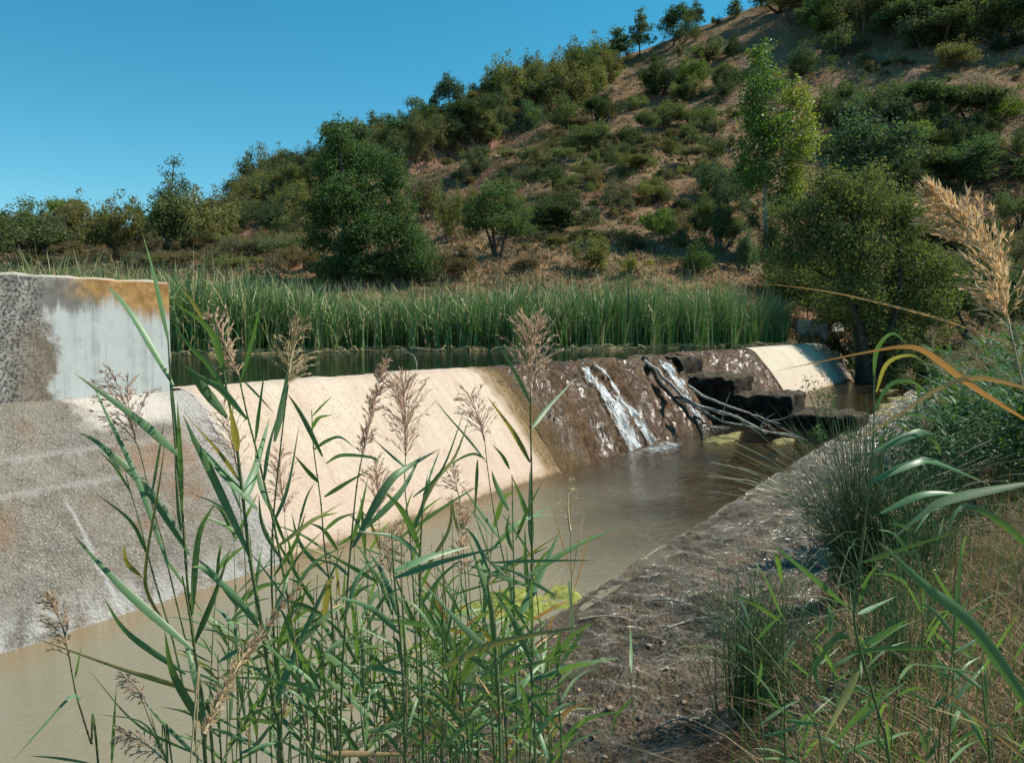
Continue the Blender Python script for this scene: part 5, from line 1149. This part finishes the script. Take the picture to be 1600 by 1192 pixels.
# pebbles, sticks and fallen leaves on the wet bed
rng = np.random.default_rng(41)
def pebble_mesh(seed):
    import bmesh
    bm = bmesh.new(); bmesh.ops.create_icosphere(bm, subdivisions=3, radius=1)
    me = bpy.data.meshes.new('pebble'); bm.to_mesh(me); bm.free()
    V = np.zeros(len(me.vertices) * 3, np.float32); me.vertices.foreach_get('co', V); V = V.reshape(-1, 3)
    d = 1 + .25 * fbm(V[:, 0] * 1.2, V[:, 1] * 1.2, V[:, 2] * 1.2, 3, seed); V = V * d[:, None] * np.array([1, .75, .5])
    me.vertices.foreach_set('co', V.ravel().astype(np.float32)); me.polygons.foreach_set('use_smooth', np.ones(len(me.polygons), bool)); me.materials.append(M['pebble']); me.update(); return me
PM = [pebble_mesh(k) for k in range(4)]
for k in range(70):
    u, v = (rng.uniform(1195, 1330), rng.uniform(1105, 1192)) if k < 45 else (rng.uniform(930, 1180), rng.uniform(900, 1190))
    b = onz(u, v, .05 if k < 45 else -.03); z = tz(b[0], b[1]); t, p = xy2tp(b[0], b[1])
    if p > 1.0: z = float(bedz(np.array([t]), np.array([p]))[0])
    o = obj('pebble', PM[k % 4]); s = rng.uniform(.016, .045) if k < 45 else rng.uniform(.012, .03); o.scale = (s, s, s); o.location = (b[0], b[1], z + s * .2); o.rotation_euler = (0, 0, rng.uniform(0, 6.28))
    tag(o, 'smooth brown pebble on the bank below the tall bright reed' if k < 45 else 'small brown stone on the wet stony bed', 'pebble', 'pebbles on the bank' if k < 45 else 'stones on the wet bed')
for k, (u0, v0, u1, v1, lab) in enumerate(((1025, 800, 1130, 812, 'thin dry stick lying across the upper stony bed'), (1020, 940, 1085, 950, 'short dark stick on the middle of the stony bed'), (1030, 1140, 1090, 1118, 'curved brown twig low on the stony bed'), (905, 975, 985, 971, 'pale straw stick at the left side of the stony bed'), (1045, 985, 1130, 960, 'thin stick slanting on the stony bed'))):
    a, b = onz(u0, v0, -.02), onz(u1, v1, -.02)
    for q in (a, b):
        t, p = xy2tp(q[0], q[1]); q[2] = float(bedz(np.array([t]), np.array([p]))[0]) + .02
    m = (a + b) / 2 + np.array([0, 0, .02]); acc = Acc(); tube(acc, spline([np.zeros(3), m - a, b - a], 9), np.linspace(.007, .003, 9), 5)
    o = obj('dead_stick', acc.mesh('dead_stick', M['dead_wood'], True)); o.location = a; tag(o, lab, 'stick')
PPm = Acc(); leaves(PPm, np.zeros((1, 3)), .05, np.random.default_rng(3), 3.0, .6); LM = PPm.mesh('fallen_leaf', M['straw'])
for k in range(26):
    u, v = rng.uniform(900, 1150), rng.uniform(830, 1190); b = onz(u, v, -.02); t, p = xy2tp(b[0], b[1])
    if p > 2.6 or p < 1.0: continue
    o = obj('fallen_leaf', LM); o.location = (b[0], b[1], float(bedz(np.array([t]), np.array([p]))[0]) + .012); o.rotation_euler = (rng.normal() * .2, rng.normal() * .2, rng.uniform(0, 6.28)); tag(o, 'small yellow fallen leaf on the wet stony bed', 'leaf', 'fallen leaves on the wet bed')

# weeds growing on the stone steps
def weed(u, v, y, h, label, seed):
    rng = np.random.default_rng(seed); b = at(u, v, y); root = thing('weed', label, 'plant', b); acc = Acc(); cen = []
    for k in range(5):
        e = np.array([rng.normal() * h * .28, rng.normal() * h * .2, h * rng.uniform(.6, 1.05)]); c = spline([(0, 0, -.1), e * .5 + rng.normal(size=3) * .04, e], 8); tube(acc, c, np.linspace(.006, .002, 8), 4)
        for q in range(26): cen.append(c[rng.integers(2, 8)] + rng.normal(size=3) * .06)
    obj('stems', acc.mesh('stems', M['reed_stem']), root); lc = Acc(); leaves(lc, np.array(cen), .055, rng, .3, .5); obj('foliage', lc.mesh('foliage', M['green_grass']), root)
weed(1278, 650, 15.4, 1.0, 'slender leafy weed growing on the lower stone step before the far slab', 51)
weed(1292, 655, 15.2, .7, 'smaller weed right of the slender one on the lower step', 52)
weed(1275, 687, 14.3, .22, 'low green weed at the waterline below the steps', 53)
weed(1330, 690, 14.6, .25, 'little weed at the right foot of the lowest step', 54)
